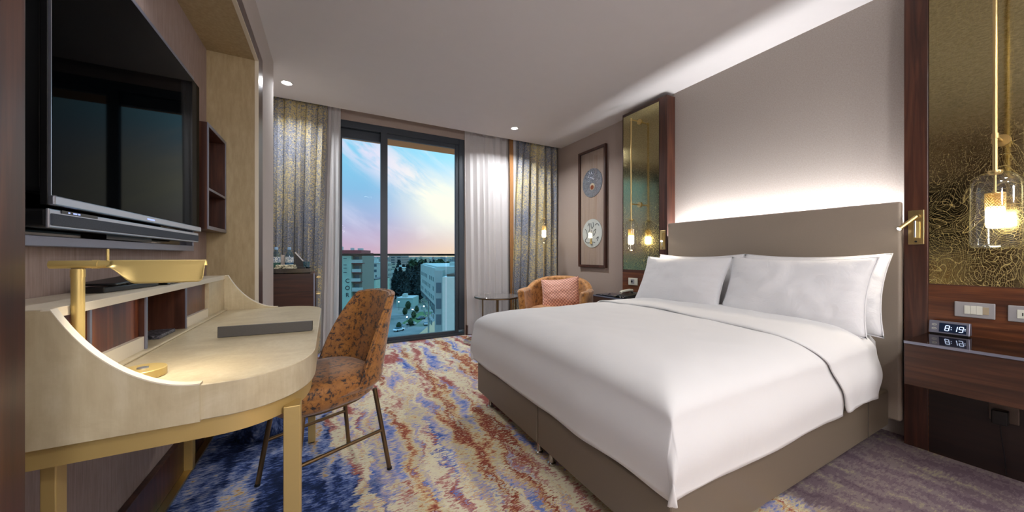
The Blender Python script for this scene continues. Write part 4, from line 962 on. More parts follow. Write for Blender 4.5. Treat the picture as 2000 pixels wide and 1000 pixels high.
for k in range(9):
    a = PI * (0.15 + 0.7 * k / 8); b = bm_(); tube(b, [(2.979, ac + (0.05 + 0.015 * j) * math.cos(a) + 0.012 * math.sin(j * 1.7 + k), 1.98 + (0.05 + 0.015 * j) * math.sin(a)) for j in range(8)], 0.004, 6); obj('curl', b, 'steel', p1, smooth=True)
p2 = obj('round_plate', disc_x(bm_(), (2.988, ac, 1.335), 0.185, 0.008, 56), mat('white_glaze', '#d3dad6', 0.25), af, bev=0.002, label='white plate with thin dark line drawing')
M['ink'] = mat('ink_line', '#39444c', 0.6)
for ln in ([(-.13, .06), (-.10, .03), (-.09, -.04), (-.13, -.09), (-.08, -.12), (0, -.11), (.06, -.12)], [(-.08, .10), (-.05, .13), (-.04, .06), (-.06, .02)], [(-.02, .13), (0, .06), (.03, .10), (.02, .14)],
           [(.03, .02), (.07, .05), (.06, .0), (.03, -.03), (.02, .01)], [(.06, .10), (.10, .12), (.13, .09)], [(.08, -.07), (.12, -.05), (.10, -.10)], [(-.01, .04), (.0, -.01), (-.03, -.03)]):
    P = [Vector((2.979, ac - u, 1.335 + v)) for u, v in ln]; S = []
    for i in range(len(P) - 1):
        a_, b_ = P[i], P[i + 1]; pa = P[i - 1] if i else a_; pb = P[i + 2] if i + 2 < len(P) else b_
        for k in range(5):
            s_ = k / 5; S.append(0.5 * ((2 * a_) + (b_ - pa) * s_ + (2 * pa - 5 * a_ + 4 * b_ - pb) * s_ ** 2 + (3 * a_ - pa - 3 * b_ + pb) * s_ ** 3))
    S.append(P[-1]); b = bm_(); tube(b, S, 0.0035, 6); obj('drawn_line', b, 'ink', p2, smooth=True)
b = bm_(); tube(b, [(2.979, ac + 0.012, 1.27), (2.979, ac + 0.012, 1.20)], [0.012, 0.022], 12); obj('gold_mark', b, 'brass', p2, smooth=True)

# ------------------------------------------------------------------ armchair, cushion, side table, floor lamp
ar = thing('armchair', 'ochre velvet tub armchair in the corner below the framed plates', 'armchair', (2.36, 3.30, 0), math.radians(-136))
# local +x = where the sitter looks
def tub(u, v, off):
    th_ = (u - 0.5) * 2 * math.radians(128); s_ = abs(u - 0.5) * 2
    back = max(0.0, 1 - (s_ / 0.52) ** 2.2) if s_ < 0.52 else 0.0
    top = 0.645 + 0.145 * (back ** 0.8) + 0.02 * s_
    z_ = 0.13 + (top - 0.13) * v; rx = 0.37 + 0.05 * v + 0.035 * back * v; ry = 0.375 + 0.055 * v
    e = 2.5; c_, s2_ = -math.cos(th_), math.sin(th_); k = (abs(c_) ** e + abs(s2_) ** e) ** (-1 / e)
    p = Vector((c_ * k * rx + (0.10 if s_ > 0.7 else 0) * (s_ - 0.7) / 0.3, s2_ * k * ry, z_)); d_ = Vector((p.x, p.y, 0)).normalized()
    return p - d_ * off
b = bm_(); NU, NV = 60, 14
O_ = [[b.verts.new(tub(i / NU, j / NV, 0)) for j in range(NV + 1)] for i in range(NU + 1)]; I_ = [[b.verts.new(tub(i / NU, j / NV, 0.085)) for j in range(NV + 1)] for i in range(NU + 1)]
for i in range(NU):
    for j in range(NV):
        b.faces.new((O_[i][j], O_[i][j + 1], O_[i + 1][j + 1], O_[i + 1][j])); b.faces.new((I_[i][j], I_[i + 1][j], I_[i + 1][j + 1], I_[i][j + 1]))
    b.faces.new((O_[i][NV], I_[i][NV], I_[i + 1][NV], O_[i + 1][NV])); b.faces.new((O_[i][0], O_[i + 1][0], I_[i + 1][0], I_[i][0]))
for i in (0, NU):
    for j in range(NV): q = (O_[i][j], I_[i][j], I_[i][j + 1], O_[i][j + 1]); b.faces.new(q if i == 0 else q[::-1])
bmesh.ops.recalc_face_normals(b, faces=b.faces[:]); obj('tub_back', b, 'orange_lt', ar, smooth=True, bev=0.03, seg=4, local=True, ang=70)
obj('seat_cushion', loft(bm_(), [(0.06, 0, 0.29, 0.27, 0.20), (0.06, 0, 0.33, 0.305, 0.23), (0.06, 0, 0.34, 0.31, 0.38), (0.06, 0, 0.33, 0.30, 0.43), (0.06, 0, 0.22, 0.20, 0.455), (0.06, 0, 0.08, 0.08, 0.458)], 48, 3), 'orange_lt', ar, smooth=True, local=True, ang=180)
for (ax_, ay_) in ((-0.24, 0.22), (-0.24, -0.22), (0.26, 0.24), (0.26, -0.24)):
    obj('leg', tube(bm_(), [(ax_ * 1.1, ay_ * 1.1, 0), (ax_, ay_, 0.21)], 0.011, 12, r2=0.016), 'bronze', ar, smooth=True, local=True)
b, pts = pillow(0.46, 0.42, 0.17, 14)
cu = obj('cushion', b, 'pink', smooth=True, ang=180); tag(cu, 'pink quilted diamond cushion leaning in the ochre armchair', 'cushion')
cu.matrix_basis = Matrix.Translation((2.44, 3.33, 0.585)) @ Matrix.Rotation(math.radians(-136 - 90), 4, 'Z') @ Matrix.Rotation(math.radians(24), 4, 'X') @ Matrix.Rotation(math.radians(7), 4, 'Y')
sbm = bm_(); tube(sbm, pts + [pts[0]], 0.004, 6, close=False); obj('piped_edge', sbm, 'pink', cu, smooth=True, local=True)

TX, TYY, TZ_ = 1.82, 3.80, 0.555
st = thing('side_table', 'round smoked glass side table with slim bronze legs before the sheer curtain', 'side table', (TX, TYY, 0))
b = bm_(); lathe(b, [(0, TZ_ - 0.010), (0.272, TZ_ - 0.010), (0.275, TZ_ - 0.005), (0.272, TZ_), (0, TZ_)], (TX, TYY, 0), 64); obj('glass_top', b, mat('smoked_table_glass', '#6f6b68', 0.08, spec=0.9), st, smooth=True, ang=30)
b = bm_(); lathe(b, [(0.266, TZ_ - 0.022), (0.274, TZ_ - 0.022), (0.274, TZ_ - 0.010), (0.266, TZ_ - 0.010)], (TX, TYY, 0), 64, cap=False); obj('rim', b, 'bronze', st, smooth=True)
for a in (200, 245, 330, 60):
    aa = math.radians(a); px_, py_ = TX + 0.235 * math.cos(aa), TYY + 0.235 * math.sin(aa)
    obj('leg', tube(bm_(), [(px_, py_, 0), (px_, py_, TZ_ - 0.012)], 0.008, 12), 'bronze', st, smooth=True)
b = bm_(); box(b, (TX - 0.25, TYY - 0.012, TZ_ - 0.024), (TX + 0.25, TYY + 0.012, TZ_ - 0.011)); box(b, (TX - 0.012, TYY - 0.25, TZ_ - 0.024), (TX + 0.012, TYY + 0.25, TZ_ - 0.0112)); obj('cross_bars', b, 'bronze', st)

FX, FY = 2.60, 3.93
fl = thing('floor_lamp', 'slim brass floor lamp with a lit glass shade standing before the corner curtain', 'floor lamp', (FX, FY, 0))
b = bm_(); lathe(b, [(0, 0), (0.13, 0), (0.13, 0.010), (0.02, 0.016), (0, 0.016)], (FX, FY, 0), 40); obj('base', b, 'brass', fl, smooth=True, ang=30)
obj('pole', tube(bm_(), [(FX, FY, 0.014), (FX, FY, 1.78)], 0.006, 12), 'brass', fl, smooth=True)
obj('arm', tube(bm_(), [(FX, FY, 1.75), (FX - 0.03, FY - 0.05, 1.75)], 0.005, 10), 'brass', fl, smooth=True)
obj('drop_rod', tube(bm_(), [(FX - 0.035, FY - 0.056, 1.79), (FX - 0.035, FY - 0.056, 1.54)], 0.006, 10), 'brass', fl, smooth=True)
pendant_shade(fl, FX - 0.035, FY - 0.056, 1.55, 1.215, 0.060)

# ------------------------------------------------------------------ minibar and what stands on it
MX0, MX1, MY0, MY1, MZ = -0.655, -0.10, 3.42, 3.93, 0.893
mb = thing('minibar_cabinet', 'dark walnut minibar cabinet with gold handles before the left curtain', 'cabinet', (-0.38, 3.68, 0))
obj('body', B((MX0, MY0, 0.05), (MX1 - 0.02, MY1, MZ)), 'walnut_x', mb, bev=0.002)
obj('plinth', B((MX0 + 0.02, MY0 + 0.02, 0), (MX1 - 0.05, MY1 - 0.02, 0.05)), 'black', mb)
obj('side_edge', B((MX1 - 0.02, MY0 - 0.001, 0.05), (MX1 - 0.010, MY0 + 0.012, MZ)), 'alu', mb)
for (za, zb) in ((0.06, 0.40), (0.41, 0.74), (0.75, 0.885)):
    dr = obj('drawer', B((MX1 - 0.02, MY0 + 0.013, za), (MX1, MY1 - 0.006, zb)), 'walnut_dark', mb, bev=0.002)
    h = bm_(); zc = zb - 0.03; tube(h, [(MX1, MY0 + 0.06, zc), (MX1 + 0.028, MY0 + 0.06, zc), (MX1 + 0.028, MY0 + 0.22, zc), (MX1, MY0 + 0.22, zc)], 0.005, 8); obj('handle', h, 'brass', dr, smooth=True)
ty = plain('mirror_tray_edge', '#5e5c58', 0.15, 0.8)
tr = thing('serving_tray', 'low dark glossy tray on the minibar holding the bottles', 'tray', (-0.40, 3.62, MZ))
b = bm_(); x0, x1, y0_, y1_ = -0.60, -0.145, 3.44, 3.86
box(b, (x0, y0_, MZ + 0.0005), (x1, y1_, MZ + 0.010)); obj('tray_floor', b, 'gloss_black', tr)
b = bm_(); box(b, (x0, y0_, MZ + 0.010), (x1, y0_ + 0.008, MZ + 0.045)); box(b, (x0, y1_ - 0.008, MZ + 0.010), (x1, y1_, MZ + 0.045)); box(b, (x0, y0_ + 0.008, MZ + 0.010), (x0 + 0.008, y1_ - 0.008, MZ + 0.045)); box(b, (x1 - 0.008, y0_ + 0.008, MZ + 0.010), (x1, y1_ - 0.008, MZ + 0.045)); obj('tray_rim', b, ty, tr)
ZB = MZ + 0.0105
def lbl(t, b):
    x, y, z = t.sep(t.pos()); k = t.noise(t.pos(), 90, 2, 0.6)
    t.put(b.inputs['Base Color'], t.mix(t.map(k, 0.5, 0.56), '#e6ecec', '#6f8fb0'))
M['tea_print'] = mat('tea_packet_print', None, 0.6, build=lambda t, b: t.put(b.inputs['Base Color'], t.ramp(t.noise(t.scale(t.pos(), (70, 70, 160)), 1, 2, 0.6), [(0.44, '#3e402c'), (0.50, '#d8d4b0'), (0.6, '#efe9d2')])))
tb = thing('tea_box', 'pale box of tea sachets at the front of the minibar tray', 'tea box', (-0.33, 3.50, ZB))
obj('box_body', B((-0.408, 3.465, ZB), (-0.248, 3.545, ZB + 0.048)), 'tea_print', tb, bev=0.002)
obj('sachets', B((-0.398, 3.470, ZB + 0.048), (-0.256, 3.540, ZB + 0.066)), 'tea_print', tb, bev=0.004)
tag(obj('capsule_box', B((-0.240, 3.475, ZB), (-0.185, 3.535, ZB + 0.046)), 'black', bev=0.003), 'small black box beside the tea box on the minibar tray', 'box')
def bottle(x, y, label, liquid):
    bt = thing('water_bottle', label, 'bottle', (x, y, ZB), 0, 'water bottles on the minibar')
    b = bm_(); lathe(b, [(0, 0), (0.030, 0), (0.033, 0.006), (0.033, 0.14), (0.028, 0.158), (0.014, 0.180), (0.012, 0.198), (0, 0.198)], (x, y, ZB), 28); obj('bottle_body', b, 'bottle', bt, smooth=True)
    b = bm_(); lathe(b, [(0.0335, 0.085), (0.0345, 0.085), (0.0345, 0.135), (0.0335, 0.135)], (x, y, ZB), 28, cap=False); obj('paper_label', b, mat('bottle_label', None, 0.5, build=lbl), bt, smooth=True)
    b = bm_(); lathe(b, [(0, 0.003), (0.031, 0.003), (0.0325, 0.085), (0, 0.085)], (x, y, ZB), 28); obj('water', b, mat('water_tint', liquid, 0.1), bt, smooth=True)
    b = bm_(); lathe(b, [(0, 0.196), (0.0145, 0.196), (0.0145, 0.216), (0.012, 0.219), (0, 0.219)], (x, y, ZB), 20); obj('cap', b, mat('pale_blue_cap', '#8fb4d6', 0.4), bt, smooth=True)
bottle(-0.408, 3.60, 'water bottle with green base on the minibar, closest to the plaster corner', '#5f8a76')
bottle(-0.312, 3.60, 'water bottle with blue base on the minibar, beside the leaning white card', '#5a86a8')
tag(obj('paper_sachet', B((-0.374, 3.62, ZB), (-0.347, 3.635, ZB + 0.15)), mat('sachet_paper', '#d8c9be', 0.6), bev=0.002), 'pale upright paper packet between the two water bottles', 'packet')
cdv = thing('menu_card', 'white card leaning on a black stand at the right end of the minibar tray', 'card', (-0.25, 3.62, ZB))
b = bm_(); prism(b, [(-0.295, ZB + 0.10), (-0.290, ZB + 0.17), (-0.215, ZB + 0.10), (-0.215, ZB + 0.086)], 'y', 3.60, 3.604); obj('card', prism(bm_(), [(-0.272, ZB + 0.172), (-0.264, ZB + 0.178), (-0.202, ZB + 0.100), (-0.210, ZB + 0.094)], 'y', 3.594, 3.60), mat('card_white', '#e4e4ea', 0.5), cdv); b.free()
obj('stand', prism(bm_(), [(-0.269, ZB), (-0.199, ZB), (-0.209, ZB + 0.094), (-0.269, ZB + 0.165)], 'y', 3.602, 3.606), 'black', cdv)
def glass_(x, y, label):
    g = thing('drinking_glass', label, 'glass', (x, y, ZB), 0, 'glasses on the minibar tray')
    b = bm_(); lathe(b, [(0, 0.0), (0.028, 0.0), (0.032, 0.09), (0.030, 0.09), (0.026, 0.008), (0, 0.008)], (x, y, ZB), 28); obj('bowl', b, 'bottle', g, smooth=True)
glass_(-0.19, 3.68, 'empty drinking glass at the window end of the minibar tray')

# ------------------------------------------------------------------ the city beyond the balcony
FWD = Vector((math.sin(YAW), math.cos(YAW), 0)); RGT = Vector((math.cos(YAW), -math.sin(YAW), 0))
GZ_ = -27.0
def at(px, d_, z_=GZ_):
    p = (FWD + RGT * ((px - 1000) / FPX)) * d_; return Vector((p.x, p.y, z_))
def zat(py, d_): return CAM_H + (499 - py) / FPX * d_
def gmat(t, b):
    n = t.noise(t.pos(), 0.03, 4, 0.6); n2 = t.noise(t.pos(), 0.25, 3, 0.6)
    c = t.ramp(n, [(0.35, '#4d5c5a'), (0.5, '#7a7f80'), (0.62, '#5f6c58')]); t.put(b.inputs['Base Color'], t.mix(t.map(n2, 0.4, 0.6, 0, 0.4), c, '#8a8a86'))
b = bm_(); box(b, (-3000, 40, GZ_ - 1), (5200, 6500, GZ_)); struct('ground_city', b, mat('city_ground', None, 0.9, build=gmat))
def facade(name, wall, win_, fx=3.2, fz=3.0, ww=0.45, wh=0.5):
    def f(t, b):
        x, y, z = t.sep(t.obj())
        g = t.new('ShaderNodeNewGeometry'); nx, ny, nz = t.sep(g.outputs['Normal'])
        h_ = t.math('ADD', x, y)
        fu = t.math('FRACT', t.math('DIVIDE', h_, fx)); fv = t.math('FRACT', t.math('DIVIDE', z, fz))
        mu = t.math('LESS_THAN', t.math('ABSOLUTE', t.math('SUBTRACT', fu, 0.5)), ww / 2); mv = t.math('LESS_THAN', t.math('ABSOLUTE', t.math('SUBTRACT', fv, 0.5)), wh / 2)
        side = t.math('LESS_THAN', t.math('ABSOLUTE', nz), 0.5)
        t.put(b.inputs['Base Color'], t.mix(t.math('MULTIPLY', t.math('MULTIPLY', mu, mv), side), wall, win_))
    return mat(name, None, 0.8, build=f)
FAC = [facade('pale_facade', '#b9bcb4', '#4f5d66'), facade('cream_facade', '#c2b8a2', '#5a6468', 2.8), facade('grey_facade', '#8d979c', '#414d56', 3.6), facade('green_facade', '#93ab9c', '#4d6660'), facade('rose_facade', '#b09a92', '#4a545c', 3.0, 3.0, 0.6)]
M['concrete'] = plain('pale_concrete', '#b3bcb8', 0.8, sc_=0.6, amt=0.06); M['tile_red'] = plain('red_roof_tiles', '#7c4644', 0.8, sc_=2, amt=0.15)
M['win_dark'] = mat('dark_window_glass', '#54707a', 0.2); M['win_green'] = mat('green_window_glass', '#2f7a66', 0.25)
M['apt'] = plain('pale_green_render', '#a9c0b2', 0.8, sc_=0.5, amt=0.05)
def hbox(bm, c, ux, uy, w_, d_, z0, z1):
    """box with a horizontal frame: c = front-left foot, ux along the front, uy into depth"""
    P = [c, c + ux * w_, c + ux * w_ + uy * d_, c + uy * d_]
    v = [bm.verts.new((p.x, p.y, z0)) for p in P] + [bm.verts.new((p.x, p.y, z1)) for p in P]
    for f in ((3, 2, 1, 0), (4, 5, 6, 7), (0, 1, 5, 4), (1, 2, 6, 5), (2, 3, 7, 6), (3, 0, 4, 7)): bm.faces.new([v[i] for i in f])
    return bm
def rot(v, deg): a = math.radians(deg); return Vector((v.x * math.cos(a) - v.y * math.sin(a), v.x * math.sin(a) + v.y * math.cos(a), 0))
# left apartment tower with balconies
D = 100.0; ux = rot(RGT, 6); uy = rot(FWD, 6); c0 = at(634, D); zt = zat(497, D)
ap = thing('apartment_building', 'pale green apartment tower with balconies and dark vertical letters, left behind the railing', 'building', (c0.x, c0.y, GZ_))
cor = (at(684, D) - c0).length; wid = (at(703, D) - at(684, D)).length
obj('wall', hbox(bm_(), c0, ux, uy, cor, 14, GZ_, zt), 'apt', ap)
obj('rear_wing', hbox(bm_(), c0 + ux * cor + uy * 1.6, ux, uy, wid * 0.9, 12, GZ_, zt - 0.2), mat('wing_render', '#8c8a80', 0.8), ap)
rf = bm_(); prism_c = c0 + uy * -0.6 + ux * 1.0; hbox(rf, prism_c, ux, uy, cor + wid * 0.6, 13, zt, zt + 0.5); hbox(rf, prism_c + ux * 1.2 + uy * 1.0, ux, uy, cor + 0.5, 9, zt + 0.5, zt + 1.3); obj('roof', rf, 'tile_red', ap)
for (u, w_, h_) in ((2.6, 1.2, 2.4), (6.2, 0.8, 2.0), (8.3, 1.4, 1.9)): obj('rooftop_tank', hbox(bm_(), c0 + ux * u + uy * 3, ux, uy, w_, 1.0, zt + 0.4, zt + h_), 'concrete', ap)
for k in range(8):
    zz = zt - 2.75 - k * 2.75
    bl = obj('balcony', hbox(bm_(), c0 + ux * cor + uy * (0.1), ux, uy, wid * (0.95 if k % 3 else 1.15), 1.6, zz, zz + 0.22), M['tile_red'] if k < 3 else M['concrete'], ap)
    obj('parapet', hbox(bm_(), c0 + ux * (cor + 0.15 * (k % 2)) + uy * 0.02, ux, uy, wid * (0.9 if k % 3 else 1.1), 0.10, zz + 0.22, zz + 1.2), M['concrete'], bl)
    obj('window', hbox(bm_(), c0 + ux * (cor + 0.4) + uy * 1.57, ux, uy, 1.3, 0.05, zz + 0.3, zz + 2.1), 'win_dark', ap)
for k, zz in enumerate((1.1, 3.0, 3.9, 5.2)): obj('vent_slit', hbox(bm_(), at(671, D) + uy * -0.1, ux, uy, 0.9, 0.12, zt - zz - 0.18, zt - zz), 'frame', ap)
for ch_, py in (('C', 549), ('O', 563), ('R', 577)):
    p = at(677, D); p = c0 + ux * ((p - c0).dot(ux)) - uy * 0.08
    text('letter', ch_, 1.7, 'frame', ap, Matrix(((ux.x, 0, -uy.x, p.x), (ux.y, 0, -uy.y, p.y), (0, 1, 0, zat(py, D)), (0, 0, 0, 1))), 0.04)
# right office building: curved block with arcade, tower strip and white end block
D = 66.0; ux = rot(RGT, -3); uy = rot(FWD, -3)
ob = thing('office_building', 'large white office building with green windows, right behind the railing', 'building', tuple(at(863, D)))
ca = at(864, D); zt = zat(541, D); wide = 12.0
obj('end_block', hbox(bm_(), ca, ux, uy, wide, 14, GZ_, zt), plain('white_panels', '#ced6d0', 0.7, sc_=0.8, amt=0.05), ob)
obj('roof_terrace', hbox(bm_(), ca + ux * 0.6 + uy * 1.0, ux, uy, wide - 1, 11, zt, zt + 0.5), mat('brown_deck', '#5e4c42', 0.8), ob)
for py in (568, 605, 641): obj('window', hbox(bm_(), at(880, D) - uy * 0.05, ux, uy, 2.6, 0.2, zat(py + 7.5, D), zat(py - 7.5, D)), 'win_green', ob)
cb = at(849, D + 4); zt2 = zat(528, D + 4)
obj('stair_strip', hbox(bm_(), cb, ux, uy, (at(864.5, D + 4) - cb).length, 12, GZ_, zt2), plain('grey_panels', '#a3b0ae', 0.7, sc_=0.8, amt=0.05), ob)
for py in (562, 593, 624): obj('stair_window', hbox(bm_(), at(852, D + 4) - uy * 0.06, ux, uy, 1.05, 0.2, zat(py + 10, D + 4), zat(py - 10, D + 4)), 'win_dark', ob)
obj('roof_house', hbox(bm_(), at(878, D + 12), ux, uy, 2.2, 3, zt, zat(512, D + 12)), 'concrete', ob)
# left curved wing
pA, pB = at(849.5, D + 5), at(821.5, D + 36); du = (pB - pA); L_ = du.length; du.normalize(); dn = Vector((-du.y, du.x, 0)); dn = dn if dn.dot(FWD) > 0 else -dn
wing = bm_(); zl = zat(592, D + 8); zt3 = zat(521, D + 14); hbox(wing, pA, du, dn, L_, 12, zl, zt3)
obj('curved_wing', wing, plain('wing_panels', '#b2bdb9', 0.7, sc_=0.5, amt=0.06), ob)
obj('wing_roof', hbox(bm_(), pA + dn * 0.5, du, dn, L_ - 0.5, 10, zt3, zt3 + 0.3), 'concrete', ob)
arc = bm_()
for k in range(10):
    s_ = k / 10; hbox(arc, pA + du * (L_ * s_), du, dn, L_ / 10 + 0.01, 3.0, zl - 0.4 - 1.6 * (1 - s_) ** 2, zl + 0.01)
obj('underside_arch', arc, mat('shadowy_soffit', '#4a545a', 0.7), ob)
for s_ in (0.45, 0.97): obj('column', hbox(bm_(), pA + du * (L_ * s_) + dn * 2, du, dn, 0.45, 0.45, GZ_, zl), M['concrete'], ob)
for i in range(9):
    for j in range(6):
        if (i + j * 2) % 7 == 3: continue
        w0 = pA + du * (L_ * (0.06 + 0.1 * i)) - dn * 0.06
        obj('window', hbox(bm_(), w0, du, dn, L_ * 0.045, 0.1, zt3 - 2.0 - j * 2.0 - 0.9, zt3 - 2.0 - j * 2.0), 'win_dark', ob)
# mid-distance blocks
def block(px0, px1, py, d_, depth_, m_, label, roof='concrete', yaw=0):
    ux_ = rot(RGT, yaw); uy_ = rot(FWD, yaw); c_ = at(px0, d_); w_ = (at(px1, d_) - c_).length; z_ = zat(py, d_)
    t_ = thing('city_building', label, 'building', tuple(c_)); b = bm_(); hbox(b, c_, ux_, uy_, w_, depth_, GZ_, z_); obj('wall', b, m_, t_)
    obj('roof', hbox(bm_(), c_ - uy_ * 0.2, ux_, uy_, w_, depth_, z_, z_ + 0.35), M[roof], t_)
    obj('rooftop_shed', hbox(bm_(), c_ + ux_ * w_ * 0.3 + uy_ * 2, ux_, uy_, w_ * 0.25, 3, z_ + 0.3, z_ + 2.2), 'concrete', t_)
block(711, 733, 547, 135, 16, M['apt'], 'low plain green block right of the apartment tower with letters', 'frame')
block(722, 742, 514, 190, 18, FAC[0], 'white windowed block above the low green one')
block(706, 722, 506, 230, 18, FAC[2], 'bluish block far behind the apartment tower balconies')
block(774, 786, 524, 240, 14, FAC[0], 'narrow white block left of the dark trees')
block(760, 784, 499.5, 420, 30, FAC[4], 'wide brownish block on the skyline right of the window mullion', 'tile_red')
block(774, 806, 583, 185, 12, mat('pale_canopy', '#9fb8b2', 0.7), 'low pale roofed building left of the plaza')
# the many far houses
OCC = [(at(790, 190).x, at(790, 190).y, 9), (at(731, 140).x, at(731, 140).y, 12), (at(732, 198).x, at(732, 198).y, 12), (at(714, 238).x, at(714, 238).y, 12), (at(780, 247).x, at(780, 247).y, 9), (at(772, 430).x, at(772, 430).y, 22), (at(850, 75).x, at(850, 75).y, 16), (at(668, 108).x, at(668, 108).y, 16), (at(830, 100).x, at(830, 100).y, 14)]
def free(c_, r_):
    if any((c_.x - a) ** 2 + (c_.y - b_) ** 2 < (r_ + q) ** 2 for a, b_, q in OCC): return False
    OCC.append((c_.x, c_.y, r_)); return True
for i in range(430):
    d_ = 225 * (1 + 8.5 * (i / 430) ** 1.7) + random.uniform(-15, 15); px = random.uniform(655, 905)
    hgt = random.uniform(9, 22) + (random.random() < 0.12) * 6; wd = random.uniform(9, 20); c_ = at(px, d_)
    if not free(c_, wd * 0.72): continue
    if zat(502, d_) < GZ_ + hgt: hgt = max(6, zat(503, d_) - GZ_)
    b = bm_(); u_ = rot(RGT, random.uniform(-30, 30)); v_ = Vector((-u_.y, u_.x, 0)); z_ = GZ_ + hgt
    o_ = Vector((0, 0, 0)); hbox(b, o_, u_, v_, wd, random.uniform(9, 16), 0, hgt); hbox(b, o_ + u_ * wd * 0.2 + v_ * 2, u_, v_, wd * 0.25, 3, hgt, hgt + 2.0); hbox(b, o_ - v_ * 0.15 - u_ * 0.15, u_, v_, wd + 0.3, 0.3, hgt, hgt + 0.7)
    o = obj('distant_house', b, FAC[(i * 7) % 5]); o.location = (c_.x, c_.y, GZ_)
    tag(o, 'one of the many small flat-roofed houses in the hazy distance below the skyline', 'building', 'distant city houses')
# trees
def leafm(name, a_, b_):
    return mat(name, None, 0.8, build=lambda t, b: t.put(b.inputs['Base Color'], t.ramp(t.noise(t.obj(), 1.2, 3, 0.6), [(0.3, a_), (0.7, b_)])))
LEAF = [leafm('dark_pine_leaves', '#18282e', '#2b4040'), leafm('green_leaves', '#2b4030', '#4c6440')]
def crown_mesh(seed, n, rr, hh, conic):
    rnd = random.Random(seed); b = bm_()
    for k in range(n):
        a = rnd.uniform(0, 2 * PI); v = rnd.random(); prof = (1 - v) ** 0.95 * (0.35 + 0.65 * min(1, v * 5)) if conic else math.sin(PI * min(0.98, 0.12 + 0.86 * v)) ** 0.6
        r_ = rr * prof * rnd.uniform(0.55, 1.0); p = Vector((r_ * math.cos(a), r_ * math.sin(a), hh * (0.12 + 0.88 * v)))
        s_ = rnd.uniform(0.35, 0.8); ax = Vector((rnd.uniform(-1, 1), rnd.uniform(-1, 1), rnd.uniform(-0.6, 0.6))).normalized(); bx = ax.cross(Vector((rnd.uniform(-1, 1), rnd.uniform(-1, 1), 1))).normalized()
        b.faces.new([b.verts.new(p + ax * s_), b.verts.new(p + bx * s_), b.verts.new(p - ax * s_), b.verts.new(p - bx * s_ * 0.7)])
    R = [(rr * 0.75 * ((1 - v) ** 0.7 * (0.35 + 0.65 * min(1, v * 5)) if conic else math.sin(PI * min(0.98, 0.12 + 0.86 * v)) ** 0.6) + 0.01, hh * (0.12 + 0.88 * v)) for v in (0.0, 0.15, 0.3, 0.5, 0.7, 0.85, 0.97)]
    lathe(b, R, (0, 0, 0), 12); me = bpy.data.meshes.new('crown'); b.to_mesh(me); b.free(); return me
def trunk_mesh(h_):
    b = bm_(); tube(b, [(0, 0, 0), (0, 0, h_)], 0.28, 8, r2=0.15); me = bpy.data.meshes.new('trunk'); b.to_mesh(me); b.free(); return me
CR = {(c_, s_): crown_mesh(11 + s_ * 3 + c_, 700, 1.0 if False else 3.6, 12.0, bool(c_)) for c_ in (0, 1) for s_ in (0, 1)}
for (c_, s_), me in CR.items(): me.materials.append(LEAF[0] if c_ else LEAF[1])
TM = trunk_mesh(4.0); TM.materials.append(mat('tree_bark', '#3a312a', 0.9))
def tree(px, d_, hh, con, sd, label, group, wide_=1.0):
    p = at(px, d_)
    if not free(p, 3.0 * hh / 12 * wide_ * 0.55): return
    t_ = thing('conifer_tree' if con else 'leafy_tree', label, 'tree', tuple(p), random.uniform(0, 6), group); s_ = hh / 12.0; t_.scale = (s_ * wide_, s_ * wide_, s_)
    for nm, me in (('foliage', CR[(con, sd)]), ('trunk', TM)): o = bpy.data.objects.new(nm, me); C.objects.link(o); o.parent = t_
for i in range(70):
    d_ = 195 + 1.1 * i; px = 772 + (i * 37 % 50); tree(px, d_, random.uniform(16, 21) + i * 0.05, 1, i % 2, 'one of the tall dark conifers massed left of the white office building', 'dark conifers', 1.0)
for i in range(60):
    d_ = 245 + 3 * i; px = 800 + (i * 29 % 100); tree(px, d_, random.uniform(19, 25), i % 2, i % 2, 'one of the dark trees in the row behind the office building roof', 'trees on the skyline', 1.1)
for i in range(9):
    d_ = 128 + 8 * i; px = 779 + (i * 23 % 40); tree(px, d_, random.uniform(3.0, 4.6), 0, i % 2, 'one of the small round green trees around the plaza', 'plaza trees', 1.2)
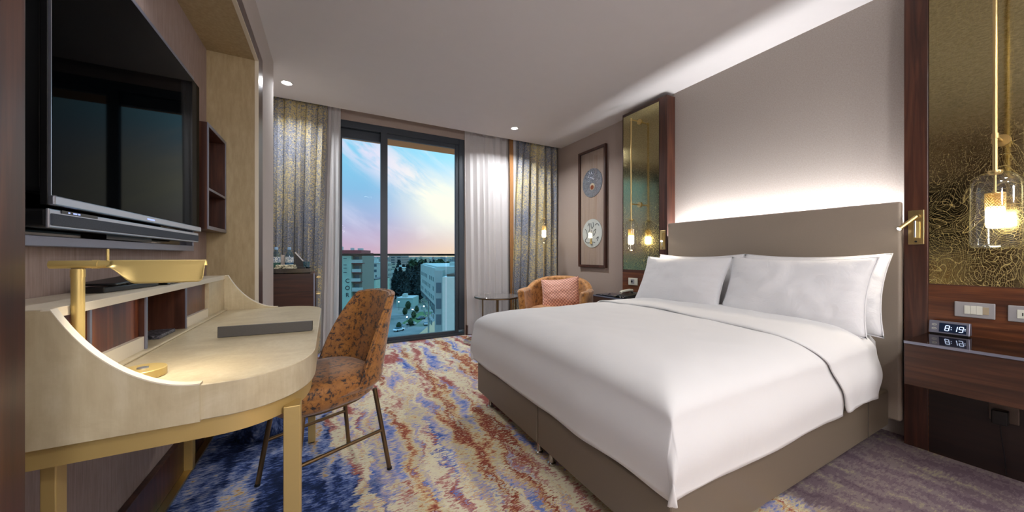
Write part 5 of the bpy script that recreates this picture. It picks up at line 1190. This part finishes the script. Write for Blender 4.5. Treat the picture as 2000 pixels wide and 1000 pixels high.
for i in range(12):
    d_ = 120 + 9 * i; tree(700 + (i * 17 % 40), d_, random.uniform(8, 12), i % 2, 1, 'one of the dark trees between the houses left of the mullion', 'trees between the left houses', 1.2)
struct('ground_plaza', hbox(bm_(), at(812, 118), RGT, FWD, 12, 75, GZ_, GZ_ + 0.05), mat('plaza_paving', '#b79a78', 0.8))
struct('ground_lawn', hbox(bm_(), at(783, 140), RGT, FWD, 6.5, 30, GZ_, GZ_ + 0.08), mat('plaza_lawn', '#4a6a3e', 0.9))
# street lamps and cars on the street
for i, (px, d_) in enumerate(((779, 175), (806, 150), (795, 132), (828, 160))):
    p = at(px, d_); s_ = thing('street_lamp', 'one of the small lit street lamps around the plaza far below', 'street lamp', tuple(p), 0, 'plaza street lamps')
    obj('post', tube(bm_(), [(0, 0, 0), (0, 0, 4.2)], 0.07, 8), 'frame', s_, local=True); b = bm_(); bmesh.ops.create_icosphere(b, subdivisions=2, radius=0.22, matrix=Matrix.Translation((0, 0, 4.3))); obj('lamp_globe', b, 'led', s_, local=True)
for i, (px, d_, c_) in enumerate(((779, 127, '#e4ecf2'), (783, 133, '#7d8890'), (803, 138, '#c9c4ba'), (822, 150, '#59616a'), (832, 138, '#a4a9ad'))):
    p = at(px, d_); s_ = thing('parked_car', 'one of the small cars on the street far below', 'car', tuple(p), 0.5 + i, 'cars on the street')
    m_ = mat('car_paint', c_, 0.3); b = bm_(); box(b, (-2.1, -0.85, 0.3), (2.1, 0.85, 0.9)); obj('body', b, m_, s_, bev=0.15, local=True)
    b = bm_(); prism(b, [(-1.5, 0.9), (1.0, 0.9), (0.6, 1.42), (-1.2, 1.42)], 'y', -0.72, 0.72); obj('cabin', b, 'win_dark', s_, local=True)
    for (wx_, wy_) in ((-1.3, -0.8), (1.3, -0.8), (-1.3, 0.8), (1.3, 0.8)): obj('wheel', tube(bm_(), [(wx_, wy_ - 0.1, 0.32), (wx_, wy_ + 0.1, 0.32)], 0.32, 14), 'rubber', s_, local=True)
